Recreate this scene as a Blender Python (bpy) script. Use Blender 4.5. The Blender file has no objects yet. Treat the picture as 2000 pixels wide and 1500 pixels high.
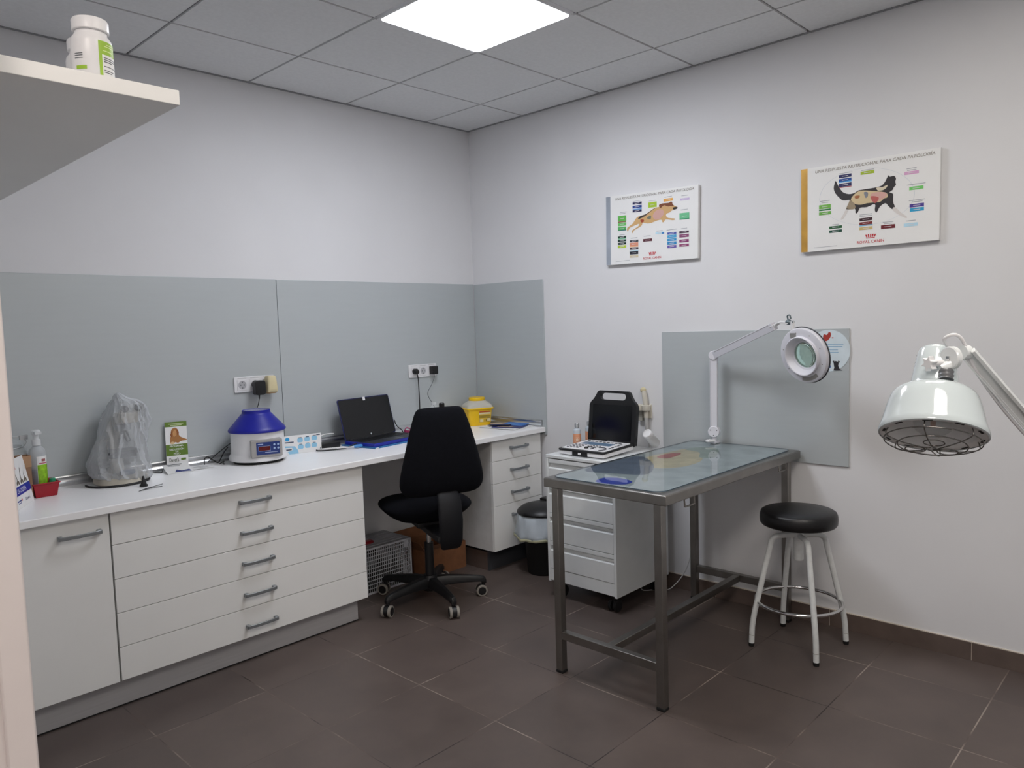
import bpy, bmesh, math, random
from math import sin, cos, pi, radians
from mathutils import Vector, Matrix, noise
random.seed(7)
S = bpy.context.scene
COL = S.collection

# ---------------------------------------------------------------- camera
cam_d = bpy.data.cameras.new('camera'); cam = bpy.data.objects.new('camera', cam_d); COL.objects.link(cam)
cam_d.sensor_fit = 'HORIZONTAL'; cam_d.sensor_width = 36.0; cam_d.lens = 1472.87 / 2000 * 36.0
cam_d.clip_start = 0.02
_yaw, _pitch, _roll = 0.809247, -0.0770426, -0.0311807
_fw = Vector((sin(_yaw)*cos(_pitch), cos(_yaw)*cos(_pitch), sin(_pitch)))
_rt = Vector((cos(_yaw), -sin(_yaw), 0)); _up = _rt.cross(_fw)
_r2 = _rt*cos(_roll) + _up*sin(_roll); _u2 = -_rt*sin(_roll) + _up*cos(_roll)
cam.matrix_world = Matrix(((_r2.x, _u2.x, -_fw.x, -3.58315), (_r2.y, _u2.y, -_fw.y, -3.75038), (_r2.z, _u2.z, -_fw.z, 1.4821), (0, 0, 0, 1)))
S.camera = cam

# ---------------------------------------------------------------- world, light levels, exposure
w = bpy.data.worlds.new('world'); S.world = w; w.use_nodes = True
w.node_tree.nodes['Background'].inputs[0].default_value = (0.5, 0.55, 0.6, 1)
w.node_tree.nodes['Background'].inputs[1].default_value = 0.02
S.view_settings.view_transform = 'Standard'; S.view_settings.look = 'None'
S.view_settings.gamma = 1.0; S.view_settings.use_curve_mapping = False
S.view_settings.exposure = 1.15
PANEL_MAIN = 12.0      # the ceiling panel in view
FILL_REAR = 6.6       # unseen second panel inferred for this room, added to brighten the right wall
FILL_NEAR = 8.0       # unseen third panel, added to brighten the drawer fronts and heat lamp
FILL_HALL = 17.0       # unseen corridor panel, added to brighten the jamb, drawers and heat lamp

# ---------------------------------------------------------------- materials
def lin(h):
    h = h.lstrip('#'); o = []
    for k in (0, 2, 4):
        c = int(h[k:k+2], 16)/255
        o.append(c/12.92 if c <= .04045 else ((c+.055)/1.055)**2.4)
    return tuple(o) + (1,)
_mats = {}
def mat(name, hexc, rough=.5, metal=0, var=.06, scale=14, bump=0, bscale=200, coat=0, trans=0, ior=1.5, emit=0, alpha=1, spec=None, stretch=None):
    if name in _mats: return _mats[name]
    m = bpy.data.materials.new(name); m.use_nodes = True; _mats[name] = m
    nt = m.node_tree; b = nt.nodes['Principled BSDF']; c = lin(hexc)
    b.inputs['Roughness'].default_value = rough; b.inputs['Metallic'].default_value = metal
    b.inputs['Coat Weight'].default_value = coat; b.inputs['Coat Roughness'].default_value = .08
    b.inputs['Transmission Weight'].default_value = trans; b.inputs['IOR'].default_value = ior
    b.inputs['Alpha'].default_value = alpha
    if spec is not None: b.inputs['Specular IOR Level'].default_value = spec
    tc = nt.nodes.new('ShaderNodeTexCoord'); src = tc.outputs['Object']
    if stretch:
        mp = nt.nodes.new('ShaderNodeMapping'); mp.inputs['Scale'].default_value = stretch
        nt.links.new(src, mp.inputs['Vector']); src = mp.outputs['Vector']
    n = nt.nodes.new('ShaderNodeTexNoise'); n.inputs['Scale'].default_value = scale; n.inputs['Detail'].default_value = 4
    nt.links.new(src, n.inputs['Vector'])
    r = nt.nodes.new('ShaderNodeValToRGB'); r.color_ramp.elements[0].position = .3; r.color_ramp.elements[1].position = .7
    r.color_ramp.elements[0].color = tuple(x*(1-var) for x in c[:3]) + (1,)
    r.color_ramp.elements[1].color = tuple(min(1, x*(1+var)) for x in c[:3]) + (1,)
    nt.links.new(n.outputs['Fac'], r.inputs['Fac']); nt.links.new(r.outputs['Color'], b.inputs['Base Color'])
    if bump:
        n2 = nt.nodes.new('ShaderNodeTexNoise'); n2.inputs['Scale'].default_value = bscale; n2.inputs['Detail'].default_value = 3
        nt.links.new(src, n2.inputs['Vector'])
        bp = nt.nodes.new('ShaderNodeBump'); bp.inputs['Strength'].default_value = bump; bp.inputs['Distance'].default_value = .002
        nt.links.new(n2.outputs['Fac'], bp.inputs['Height']); nt.links.new(bp.outputs['Normal'], b.inputs['Normal'])
    if emit:
        b.inputs['Emission Strength'].default_value = emit; b.inputs['Emission Color'].default_value = c
    return m
def ink(h): return mat('ink_'+h, h, .45, var=.02)

WALL = mat('wall_paint', 'dddddf', .75, var=.015, scale=3, bump=.08, bscale=260)
CEIL = mat('ceiling_tile', 'e4e5e6', .85, var=.03, scale=60, bump=.15, bscale=400)
TBAR = mat('ceiling_grid', '8f9092', .6)
PANEL = mat('panel_laminate', 'bbc1c3', .36, metal=.22, var=.012, scale=5, stretch=(1, 1, 12))
LAM = mat('white_laminate', 'e9e9e7', .38, var=.015, scale=4)
TOP = mat('worktop_laminate', 'f7f7f8', .3, var=.015, scale=6)
CARC = mat('carcass_board', 'c9c8c6', .55)
KICK = mat('plinth_aluminium', 'b4b3b5', .42, metal=.15, var=.04, stretch=(.3, 1, 8))
ALU = mat('satin_aluminium', 'c4c6c8', .28, metal=.9, var=.05, scale=9, stretch=(.2, 1, 6))
HANDLE = mat('handle_grey', '8b8f92', .38, metal=.55)
STEEL = mat('brushed_steel', '8f8c88', .34, metal=1, var=.09, scale=30, stretch=(.4, .4, .4))
CHROME = mat('chrome', 'd8d8d8', .08, metal=1)
WIRE = mat('guard_wire', '7d7b78', .22, metal=1)
BLACK = mat('black_plastic', '141416', .42, bump=.1)
BLACKG = mat('black_gloss', '07080a', .12)
FABRIC = mat('black_fabric', '0b0c12', .9, bump=.4, bscale=500, var=.15, scale=60, spec=.15)
LEATHER = mat('black_vinyl', '0a0a0d', .4, bump=.25, bscale=300)
WENAM = mat('white_enamel', 'dfe3e4', .22, var=.02, coat=.5)
WENAMR = mat('white_enamel_worn', 'd3d6d6', .35, var=.06, scale=50)
LAMPW = mat('lamp_white_gloss', 'c8d2d5', .12, var=.01, coat=.9)
LAMPI = mat('lamp_reflector', 'e2e3e3', .30)
WPLAS = mat('white_plastic', 'e2e2e4', .35, var=.015)
MAGW = mat('magnifier_white', 'd6d6de', .4, var=.015)
GPLAS = mat('grey_plastic', '8d8c8a', .45)
DGREY = mat('dark_grey_plastic', '3b3d42', .5)
BEIGE = mat('beige_plastic', 'cfc39c', .45)
CREAM = mat('cream_plastic', 'cfcabd', .45)
BLUE = mat('blue_plastic', '0a1592', .42)
NAVY = mat('navy_plastic', '111a66', .32)
SKY = mat('light_blue_plastic', '3f86c4', .4)
RED = mat('red_plastic', '9c0f22', .38)
GREEN = mat('green_cap', '0f8f63', .4)
YELLOW = mat('yellow_plastic', 'f0c30a', .36)
PAPER = mat('paper_white', 'e4e4e4', .6, var=.01)
CARD = mat('cardboard', '85583a', .8, var=.1, scale=25)
KRAFT = mat('kraft_paper', '8a6a52', .8, var=.1)
SKIRT = mat('skirting_tile', '5f524c', .4, var=.12, scale=14)
CAULK = mat('caulk', 'd9cfc4', .6)
GLASSY = mat('clear_glass', 'f2fbf6', .02, trans=1, ior=1.45, var=0)
RUBBER = mat('black_rubber', '0b0b0c', .7)
TREAD = mat('grey_tread', '8d8880', .6)
CORDW = mat('white_cord', 'd6d6d6', .5)
CORDB = mat('black_cord', '101013', .5)
CAGE = mat('cage_plastic', 'cfd0d6', .5)
JAMB = mat('jamb_lacquer', 'd6cecc', .4, var=.02)

def floor_mat():
    m = bpy.data.materials.new('floor_tiles'); m.use_nodes = True; nt = m.node_tree; b = nt.nodes['Principled BSDF']
    g = nt.nodes.new('ShaderNodeNewGeometry'); mp = nt.nodes.new('ShaderNodeMapping')
    mp.inputs['Location'].default_value = (1.67377, 1.34152, 0)
    nt.links.new(g.outputs['Position'], mp.inputs['Vector'])
    br = nt.nodes.new('ShaderNodeTexBrick'); br.offset = 0; br.squash = 1
    br.inputs['Scale'].default_value = 1; br.inputs['Brick Width'].default_value = .447663; br.inputs['Row Height'].default_value = .447663
    br.inputs['Mortar Size'].default_value = .0023; br.inputs['Mortar Smooth'].default_value = .1; br.inputs['Bias'].default_value = 0
    br.inputs['Color1'].default_value = lin('5c524d'); br.inputs['Color2'].default_value = lin('544b47'); br.inputs['Mortar'].default_value = lin('8a7e76')
    nt.links.new(mp.outputs['Vector'], br.inputs['Vector'])
    n = nt.nodes.new('ShaderNodeTexNoise'); n.inputs['Scale'].default_value = 5; n.inputs['Detail'].default_value = 8; n.inputs['Roughness'].default_value = .65
    nt.links.new(g.outputs['Position'], n.inputs['Vector'])
    r = nt.nodes.new('ShaderNodeValToRGB'); r.color_ramp.elements[0].position = .3; r.color_ramp.elements[0].color = (.82, .8, .8, 1); r.color_ramp.elements[1].position = .72; r.color_ramp.elements[1].color = (1.12, 1.1, 1.1, 1)
    nt.links.new(n.outputs['Fac'], r.inputs['Fac'])
    mx = nt.nodes.new('ShaderNodeMix'); mx.data_type = 'RGBA'; mx.blend_type = 'MULTIPLY'; mx.inputs['Factor'].default_value = 1
    nt.links.new(br.outputs['Color'], mx.inputs[6]); nt.links.new(r.outputs['Color'], mx.inputs[7])
    # grout is filled light in places and dark and open in others
    n3 = nt.nodes.new('ShaderNodeTexNoise'); n3.inputs['Scale'].default_value = 3.3; n3.inputs['Detail'].default_value = 2
    nt.links.new(g.outputs['Position'], n3.inputs['Vector'])
    r3 = nt.nodes.new('ShaderNodeValToRGB'); e = r3.color_ramp.elements
    e[0].position = .4; e[0].color = lin('2c2524'); e[1].position = .62; e[1].color = lin('94897f')
    e2 = e.new(.5); e2.color = lin('5d504a')
    nt.links.new(n3.outputs['Fac'], r3.inputs['Fac'])
    mg = nt.nodes.new('ShaderNodeMix'); mg.data_type = 'RGBA'
    nt.links.new(br.outputs['Fac'], mg.inputs['Factor']); nt.links.new(mx.outputs[2], mg.inputs[6]); nt.links.new(r3.outputs['Color'], mg.inputs[7])
    nt.links.new(mg.outputs[2], b.inputs['Base Color'])
    rr = nt.nodes.new('ShaderNodeMapRange'); rr.inputs['To Min'].default_value = .34; rr.inputs['To Max'].default_value = .5
    nt.links.new(n.outputs['Fac'], rr.inputs['Value']); nt.links.new(rr.outputs['Result'], b.inputs['Roughness'])
    bp = nt.nodes.new('ShaderNodeBump'); bp.inputs['Strength'].default_value = .25; bp.inputs['Distance'].default_value = .002; bp.invert = True
    nt.links.new(br.outputs['Fac'], bp.inputs['Height']); nt.links.new(bp.outputs['Normal'], b.inputs['Normal'])
    return m
def film_mat(name, hexc, opacity, rough=.25, edge=0):
    m = bpy.data.materials.new(name); m.use_nodes = True; nt = m.node_tree; nt.nodes.clear()
    out = nt.nodes.new('ShaderNodeOutputMaterial'); mixs = nt.nodes.new('ShaderNodeMixShader')
    tr = nt.nodes.new('ShaderNodeBsdfTransparent'); b = nt.nodes.new('ShaderNodeBsdfPrincipled')
    b.inputs['Base Color'].default_value = lin(hexc); b.inputs['Roughness'].default_value = rough
    n = nt.nodes.new('ShaderNodeTexNoise'); n.inputs['Scale'].default_value = 9; n.inputs['Detail'].default_value = 3
    tc = nt.nodes.new('ShaderNodeTexCoord'); nt.links.new(tc.outputs['Object'], n.inputs['Vector'])
    mr = nt.nodes.new('ShaderNodeMapRange'); mr.inputs['To Min'].default_value = opacity*.75; mr.inputs['To Max'].default_value = min(1, opacity*1.25)
    nt.links.new(n.outputs['Fac'], mr.inputs['Value']); fac = mr.outputs['Result']
    if edge:                                            # a thin film is denser where it is seen edge-on
        lw = nt.nodes.new('ShaderNodeLayerWeight'); lw.inputs['Blend'].default_value = .35
        ma = nt.nodes.new('ShaderNodeMath'); ma.operation = 'MULTIPLY_ADD'; ma.use_clamp = True; ma.inputs[1].default_value = edge
        nt.links.new(lw.outputs['Facing'], ma.inputs[0]); nt.links.new(fac, ma.inputs[2]); fac = ma.outputs[0]
    nt.links.new(fac, mixs.inputs[0])
    nt.links.new(tr.outputs[0], mixs.inputs[1]); nt.links.new(b.outputs[0], mixs.inputs[2]); nt.links.new(mixs.outputs[0], out.inputs[0])
    return m
def sheet_mat(name, hexc, ior=1.5, rough=.02):
    m = bpy.data.materials.new(name); m.use_nodes = True; nt = m.node_tree; nt.nodes.clear()
    out = nt.nodes.new('ShaderNodeOutputMaterial'); mixs = nt.nodes.new('ShaderNodeMixShader'); fr = nt.nodes.new('ShaderNodeFresnel'); fr.inputs['IOR'].default_value = ior
    tr = nt.nodes.new('ShaderNodeBsdfTransparent'); tr.inputs[0].default_value = lin(hexc); g = nt.nodes.new('ShaderNodeBsdfGlossy'); g.inputs['Roughness'].default_value = rough
    n = nt.nodes.new('ShaderNodeTexNoise'); n.inputs['Scale'].default_value = 6; bp = nt.nodes.new('ShaderNodeBump'); bp.inputs['Strength'].default_value = .02; bp.inputs['Distance'].default_value = .01
    nt.links.new(n.outputs['Fac'], bp.inputs['Height']); nt.links.new(bp.outputs['Normal'], g.inputs['Normal'])
    ge = nt.nodes.new('ShaderNodeNewGeometry'); iv = nt.nodes.new('ShaderNodeMath'); iv.operation = 'SUBTRACT'; iv.inputs[0].default_value = 1   # light leaving the sheet is not mirrored again
    ml = nt.nodes.new('ShaderNodeMath'); ml.operation = 'MULTIPLY'; nt.links.new(ge.outputs['Backfacing'], iv.inputs[1]); nt.links.new(iv.outputs[0], ml.inputs[1]); nt.links.new(fr.outputs[0], ml.inputs[0])
    nt.links.new(ml.outputs[0], mixs.inputs[0]); nt.links.new(tr.outputs[0], mixs.inputs[1]); nt.links.new(g.outputs[0], mixs.inputs[2]); nt.links.new(mixs.outputs[0], out.inputs[0])
    return m
def emit_mat(name, hexc, strength):
    m = bpy.data.materials.new(name); m.use_nodes = True; nt = m.node_tree; nt.nodes.clear()
    out = nt.nodes.new('ShaderNodeOutputMaterial'); e = nt.nodes.new('ShaderNodeEmission')
    e.inputs[0].default_value = lin(hexc); e.inputs[1].default_value = strength
    nt.links.new(e.outputs[0], out.inputs[0]); return m
FLOOR = floor_mat()
COVER = film_mat('frosted_polythene', 'd3d7db', .27, .22, edge=.5)
CLEARP = film_mat('clear_plastic', 'e6ebee', .22, .1)
LINER = film_mat('bin_liner', 'cfd9e1', .78, .3)
JARG = film_mat('jar_glass', 'c9d0d2', .28, .05)

# ---------------------------------------------------------------- mesh building
class MB:
    def __init__(s, M=None): s.bm = bmesh.new(); s.M = M or Matrix.Identity(4)
    def _v(s, co, M=None):
        return s.bm.verts.new(s.M @ ((M @ Vector(co)) if M else Vector(co)))
    def _f(s, vs, mi=0):
        try:
            f = s.bm.faces.new(vs); f.material_index = mi; return f
        except ValueError: return None
    def box(s, x0, x1, y0, y1, z0, z1, mi=0, M=None):
        v = [s._v(c, M) for c in ((x0,y0,z0),(x1,y0,z0),(x1,y1,z0),(x0,y1,z0),(x0,y0,z1),(x1,y0,z1),(x1,y1,z1),(x0,y1,z1))]
        for q in ((3,2,1,0),(4,5,6,7),(0,1,5,4),(1,2,6,5),(2,3,7,6),(3,0,4,7)): s._f([v[i] for i in q], mi)
        return s
    def loft(s, rings, mi=0, caps=True, closed=False, M=None):
        R = [[s._v(c, M) for c in r] for r in rings]; n = len(R[0])
        pairs = list(zip(R, R[1:])) + ([(R[-1], R[0])] if closed else [])
        for a, b in pairs:
            for i in range(n): s._f([a[i], a[(i+1) % n], b[(i+1) % n], b[i]], mi)
        if caps and not closed: s._f(R[0][::-1], mi); s._f(R[-1], mi)
        return s
    def lathe(s, prof, seg=40, mi=0, M=None, caps=True):
        rings = []
        for r, z in prof:
            r = max(r, 1e-5); rings.append([(r*cos(2*pi*k/seg), r*sin(2*pi*k/seg), z) for k in range(seg)])
        return s.loft(rings, mi, caps, False, M)
    def prism(s, poly, z0, z1, mi=0, M=None):
        return s.loft([[(x, y, z0) for x, y in poly], [(x, y, z1) for x, y in poly]], mi, True, False, M)
    def flat(s, poly, z=0, mi=0, M=None):
        s._f([s._v((x, y, z), M) for x, y in poly], mi); return s
    def rect(s, cx, cy, w, h, z=0, mi=0, M=None):
        return s.flat([(cx-w/2, cy-h/2), (cx+w/2, cy-h/2), (cx+w/2, cy+h/2), (cx-w/2, cy+h/2)], z, mi, M)
    def tube(s, pts, r, seg=10, mi=0, closed=False, prof=None, M=None, up=None):
        P = [Vector(p) for p in pts]; n = len(P); rings = []; prev = None
        for i in range(n):
            if closed: t = P[(i+1) % n] - P[i-1]
            else: t = P[min(i+1, n-1)] - P[max(i-1, 0)]
            t.normalize()
            if prev is None:
                a = Vector(up) if up else (Vector((0,0,1)) if abs(t.z) < .9 else Vector((1,0,0)))
                nrm = (a - t*a.dot(t)).normalized()
            else: nrm = (prev - t*prev.dot(t)).normalized()
            prev = nrm; bi = t.cross(nrm); rr = r[i] if isinstance(r, (list, tuple)) else r
            if prof: rings.append([P[i] + bi*a_ + nrm*b_ for a_, b_ in prof])
            else: rings.append([P[i] + (nrm*cos(2*pi*k/seg) + bi*sin(2*pi*k/seg))*rr for k in range(seg)])
        return s.loft(rings, mi, not closed, closed, M)
    def cyl(s, p0, p1, r0, r1=None, seg=24, mi=0, M=None):
        return s.tube([p0, p1], [r0, r0 if r1 is None else r1], seg, mi, M=M)
    def ball(s, c, r, seg=20, mi=0, M=None, sc=(1,1,1)):
        T = Matrix.Translation(c) @ Matrix.Diagonal((r*sc[0], r*sc[1], r*sc[2], 1))
        return s.lathe([(sin(pi*k/12), -cos(pi*k/12)) for k in range(13)], seg, mi, (M @ T) if M else T)
    def build(s, name, mats, parent=None, local=False, smooth=35, bevel=0, bseg=2, subdiv=0, solid=0, recalc=True):
        bm = s.bm
        if recalc: bmesh.ops.recalc_face_normals(bm, faces=bm.faces)
        loc = None
        if parent is not None:
            root = parent
            while root.parent: root = root.parent
            if not local:
                Mr = Matrix.LocRotScale(root.location, root.rotation_euler, None) if root.type == 'EMPTY' or root.get('placed') else Matrix.Translation(root.location)
                bmesh.ops.transform(bm, matrix=Mr.inverted(), verts=bm.verts)
        else:
            lo = Vector([min(v.co[k] for v in bm.verts) for k in range(3)]); hi = Vector([max(v.co[k] for v in bm.verts) for k in range(3)])
            loc = Vector(((lo.x+hi.x)/2, (lo.y+hi.y)/2, lo.z)); bmesh.ops.translate(bm, vec=-loc, verts=bm.verts)
        me = bpy.data.meshes.new(name); bm.to_mesh(me); bm.free()
        for m in (mats if isinstance(mats, (list, tuple)) else [mats]): me.materials.append(m)
        o = bpy.data.objects.new(name, me); COL.objects.link(o)
        if parent is not None: o.parent = parent
        if loc is not None: o.location = loc
        if smooth:
            for p in me.polygons: p.use_smooth = True
            me.set_sharp_from_angle(angle=radians(smooth))
        if solid:
            q = o.modifiers.new('thickness', 'SOLIDIFY'); q.thickness = solid; q.offset = 0
        if bevel:
            q = o.modifiers.new('bevel', 'BEVEL'); q.width = bevel; q.segments = bseg; q.limit_method = 'ANGLE'; q.angle_limit = radians(40)
            q.harden_normals = False
        if subdiv:
            q = o.modifiers.new('subdivision', 'SUBSURF'); q.levels = subdiv; q.render_levels = subdiv
        return o
def thing(name, label, cat, loc, rz=0, group=None):
    o = bpy.data.objects.new(name, None); COL.objects.link(o); o.empty_display_size = .05
    o.location = loc; o.rotation_euler = (0, 0, rz); o['label'] = label; o['category'] = cat
    if group: o['group'] = group
    return o
def tag(o, label, cat, group=None):
    o['label'] = label; o['category'] = cat
    if group: o['group'] = group
    return o
def struct(o): o['kind'] = 'structure'; return o
def clone(root, loc, rz=None, label=None):
    r = root.copy(); COL.objects.link(r); r.location = loc
    if rz is not None: r.rotation_euler = (0, 0, rz)
    if label: r['label'] = label
    for ch in list(root.children):
        c = ch.copy(); COL.objects.link(c); c.parent = r
        for g in list(ch.children):
            d = g.copy(); COL.objects.link(d); d.parent = c
    return r
def frame(o, xd, yd):
    x = Vector(xd).normalized(); y = Vector(yd); y = (y - x*y.dot(x)).normalized(); z = x.cross(y)
    return Matrix(((x.x, y.x, z.x, o[0]), (x.y, y.y, z.y, o[1]), (x.z, y.z, z.z, o[2]), (0, 0, 0, 1)))
def text(name, body, width, height, m, parent, M, cx=0, cy=0, z=.0008, local=False, shear=0):
    """writing as a mesh, stretched to width x height about (cx, cy) of the frame M"""
    c = bpy.data.curves.new(name, 'FONT'); c.body = body; c.align_x = 'CENTER'; c.align_y = 'CENTER'; c.shear = shear
    c.resolution_u = 3; c.offset = .008
    t = bpy.data.objects.new(name, c); COL.objects.link(t)
    dg = bpy.context.evaluated_depsgraph_get(); me = bpy.data.meshes.new_from_object(t.evaluated_get(dg))
    bpy.data.objects.remove(t); bpy.data.curves.remove(c)
    b = MB(); b.bm.from_mesh(me); bpy.data.meshes.remove(me)
    xs = [v.co.x for v in b.bm.verts]; ys = [v.co.y for v in b.bm.verts]
    sx = width/(max(xs)-min(xs)); sy = height/(max(ys)-min(ys)); mx = (max(xs)+min(xs))/2; my = (max(ys)+min(ys))/2
    for v in b.bm.verts: v.co = M @ Vector(((v.co.x-mx)*sx+cx, (v.co.y-my)*sy+cy, z))
    for f in b.bm.faces: f.material_index = 0
    return b.build(name, m, parent, local=local, smooth=0, recalc=False)
def rrect(w, h, r, n=5, cx=0, cy=0):
    o = []
    for sx, sy, a0 in ((1,1,0),(-1,1,90),(-1,-1,180),(1,-1,270)):
        for k in range(n+1):
            a = radians(a0 + 90*k/n); o.append((cx+sx*(w/2-r)+r*cos(a), cy+sy*(h/2-r)+r*sin(a)))
    return o
def smoothpath(pts, n=8, closed=False):
    P = [Vector(p) for p in pts]; o = []; L = len(P); rng = range(L if closed else L-1)
    for i in rng:
        if closed: p0, p1, p2, p3 = P[i-1], P[i], P[(i+1) % L], P[(i+2) % L]
        else: p0, p1, p2, p3 = P[max(i-1, 0)], P[i], P[i+1], P[min(i+2, L-1)]
        for k in range(n):
            t = k/n
            o.append(.5*((2*p1) + (p2-p0)*t + (2*p0-5*p1+4*p2-p3)*t*t + (3*p1-p0-3*p2+p3)*t**3))
    if not closed: o.append(P[-1])
    return o

# ================================================================ the setting
H = 2.789
b = MB(); b.box(-6.1, .1, -4.9, .1, -.05, 0); struct(b.build('floor', FLOOR, smooth=0))
GX, GY = .3746, .5033
LIGHTS = {'main': (-1.2746, -1.4033), 'rear': (-1.2746, -3.2033), 'near': (-2.4746, -3.8033), 'hall': (-4.2746, -3.8033)}
b = MB(); hg = .0065
b.box(-6.1, .1, -4.9, .1, H+.008, H+.06, 1)
xs = [0] + [-GX-.6*i for i in range(10)] + [-6.0]; ys = [0] + [-GY-.6*i for i in range(8)] + [-4.8]
for i in range(len(xs)-1):
    for j in range(len(ys)-1):
        cx, cy = (xs[i]+xs[i+1])/2, (ys[j]+ys[j+1])/2
        if any(abs(cx-l[0]) < .1 and abs(cy-l[1]) < .1 for l in LIGHTS.values()): continue
        b.box(xs[i+1]+hg, xs[i]-(hg if i else 0), ys[j+1]+hg, ys[j]-(hg if j else 0), H, H+.012, 0)
# wall angle round the edge
b.box(-3.31, -.001, -.016, -.001, H-.004, H-.0005, 1); b.box(-.016, -.001, -4.79, -.016, H-.004, H-.0005, 1)
struct(b.build('ceiling', [CEIL, TBAR], smooth=0))
b = MB(); b.box(-6.1, .1, 0, .1, 0, H+.06); struct(b.build('wall_back', WALL, smooth=0))
b = MB(); b.box(0, .1, -4.8, 0, 0, H+.06); struct(b.build('wall_right', WALL, smooth=0))
b = MB(); b.box(-6.1, .1, -4.9, -4.8, 0, H+.06); struct(b.build('wall_front', WALL, smooth=0))
b = MB(); b.box(-6.1, -6.0, -4.8, 0, 0, H+.06); struct(b.build('wall_hall', WALL, smooth=0))
XW = -3.312
b = MB(); b.box(XW-.12, XW, -2.5, 0, 0, H); b.box(XW-.12, XW, -4.8, -4.3, 0, H); b.box(XW-.12, XW, -4.3, -2.5, 2.4, H)
struct(b.build('wall_left', WALL, smooth=0))
b = MB(); b.box(XW-.13, XW-.03, -2.512, -2.500, 0, 2.4); b.box(XW-.034, XW+.004, -2.518, -2.500, 0, 2.4); b.box(XW, XW+.008, -2.502, -2.45, 0, 2.4)
struct(b.build('trim_1', JAMB, bevel=.003))
b = MB()
ys_ = [0, -.61, -1.205, -1.8, -2.4, -2.995, -3.59, -4.185, -4.78]
for a, c in zip(ys_, ys_[1:]): b.box(-.011, 0, c+.001, a-.001, 0, .078, 0)
b.box(-.0095, -.0005, -4.78, 0, .001, .0765, 1); b.box(-.006, -.0003, -4.78, 0, .078, .0815, 1)
struct(b.build('baseboard_right', [SKIRT, CAULK], smooth=0))
b = MB(); b.box(-1.395, -.02, -.011, 0, 0, .078); struct(b.build('baseboard_back', SKIRT, smooth=0))

def ceiling_light(key, strength, label, hexc):
    cx, cy = LIGHTS[key]
    t = thing('ceiling_light', label, 'ceiling light', (cx, cy, H-.012), 0, None)
    b = MB(); o = rrect(.594, .594, .012, 4); i_ = rrect(.572, .572, .022, 4)
    b.loft([[(x+cx, y+cy, H+.006) for x, y in o], [(x+cx, y+cy, H-.008) for x, y in o], [(x+cx, y+cy, H-.008) for x, y in i_], [(x+cx, y+cy, H+.006) for x, y in i_]], closed=True)
    b.build('frame', WPLAS, t, smooth=30)
    b = MB(); b.prism([(x+cx, y+cy) for x, y in rrect(.572, .572, .022, 4)], H-.0065, H+.004)
    b.build('diffuser', emit_mat('light_'+key, hexc, strength), t, smooth=0)
ceiling_light('main', PANEL_MAIN, 'square white glowing ceiling panel between the grey ceiling tiles', 'f4f7ff')
ceiling_light('rear', FILL_REAR, 'unseen square glowing panel near the heat lamp, added to brighten the right wall', 'fff8ee')
ceiling_light('near', FILL_NEAR, 'unseen square glowing panel nearest to the camera, added to brighten the drawers', 'fff8ee')
ceiling_light('hall', FILL_HALL, 'unseen square glowing panel of the corridor, added to brighten jamb and drawers', 'fff3ea')

# ================================================================ grey wall panels
def panel(name, x0, x1, y0, y1, z0, z1, label):
    b = MB(); b.box(x0, x1, y0, y1, z0, z1); tag(b.build(name, PANEL, bevel=.0015, smooth=30), label, 'wall panel')
panel('splashback_panel', XW+.002, -1.4795, -.008, -.0005, .875, 1.772, 'grey splashback panel behind the covered microscope and the dog leaflet')
panel('splashback_panel', -1.4765, -.010, -.008, -.0005, .875, 1.770, 'grey splashback panel behind the laptop, up to the corner')
panel('splashback_panel', -.008, -.0005, -.633, -.0105, .787, 1.767, 'narrow grey splashback panel round the corner, behind the yellow container')
panel('splashback_panel', -.008, -.0005, -2.486, -1.489, .778, 1.422, 'square grey wall panel behind the examination table and magnifier lamp')

# ================================================================ worktop and fitted cabinets
TZ = .835
b = MB(); b.box(XW+.003, -.009, -.625, -.0005, TZ-.03, TZ)
tag(b.build('worktop', TOP, bevel=.003, smooth=30), 'long white laminate worktop along the back wall', 'worktop')
def upstand(pts, label):
    b = MB(); b.tube(pts, 1, prof=[(-.009, 0), (.009, 0), (.009, .012), (.003, .019), (.001, .026), (.001, .034), (.006, .040), (.004, .045), (-.009, .045)], up=(0,0,1))
    tag(b.build('upstand', ALU, smooth=40), label, 'upstand')
upstand([(XW+.004, -.018, TZ), (-.03, -.018, TZ)], 'aluminium upstand strip where the worktop meets the long grey panels')
upstand([(-.018, -.034, TZ), (-.018, -.60, TZ)], 'short aluminium upstand strip on the right wall beside the yellow container')
FY = -.600
def bow_handle(cx, z, parent):
    b = MB(); n = 10; rings = []
    for k in range(n+1):
        u = -1+2*k/n; y = FY-.022-.006*(1-u*u); x = cx+.074*u
        rings.append([(x, y+.004, z-.007), (x, y-.004, z-.007), (x, y-.004, z+.007), (x, y+.004, z+.007)])
    b.loft(rings)
    for s in (-1, 1): b.box(cx+s*.068-.008, cx+s*.068+.008, FY-.022, FY, z-.008, z+.008)
    return b.build('handle', HANDLE, parent, bevel=.0015)
def carcass(t, x0, x1, z0):
    b = MB(); y0, y1, z1 = FY+.02, -.012, TZ-.031
    b.box(x0, x0+.018, y0, y1, z0, z1); b.box(x1-.018, x1, y0, y1, z0, z1); b.box(x0+.018, x1-.018, y0, y1, z0, z0+.018)
    b.box(x0+.018, x1-.018, y1-.008, y1, z0+.018, z1); b.box(x0+.018, x1-.018, y0, y0+.09, z1-.018, z1)
    b.build('carcass', CARC, t, smooth=0)
t = thing('base_cabinet', 'white base cabinet with one tall door, left end of the worktop', 'cabinet', (-2.95, -.3, .12))
carcass(t, XW+.005, -2.581, .12)
b = MB(); b.box(XW+.006, -2.5835, FY, FY+.0185, .122, TZ-.034); d = b.build('door', LAM, t, bevel=.001)
bow_handle(-2.690, .741, d)
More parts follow.
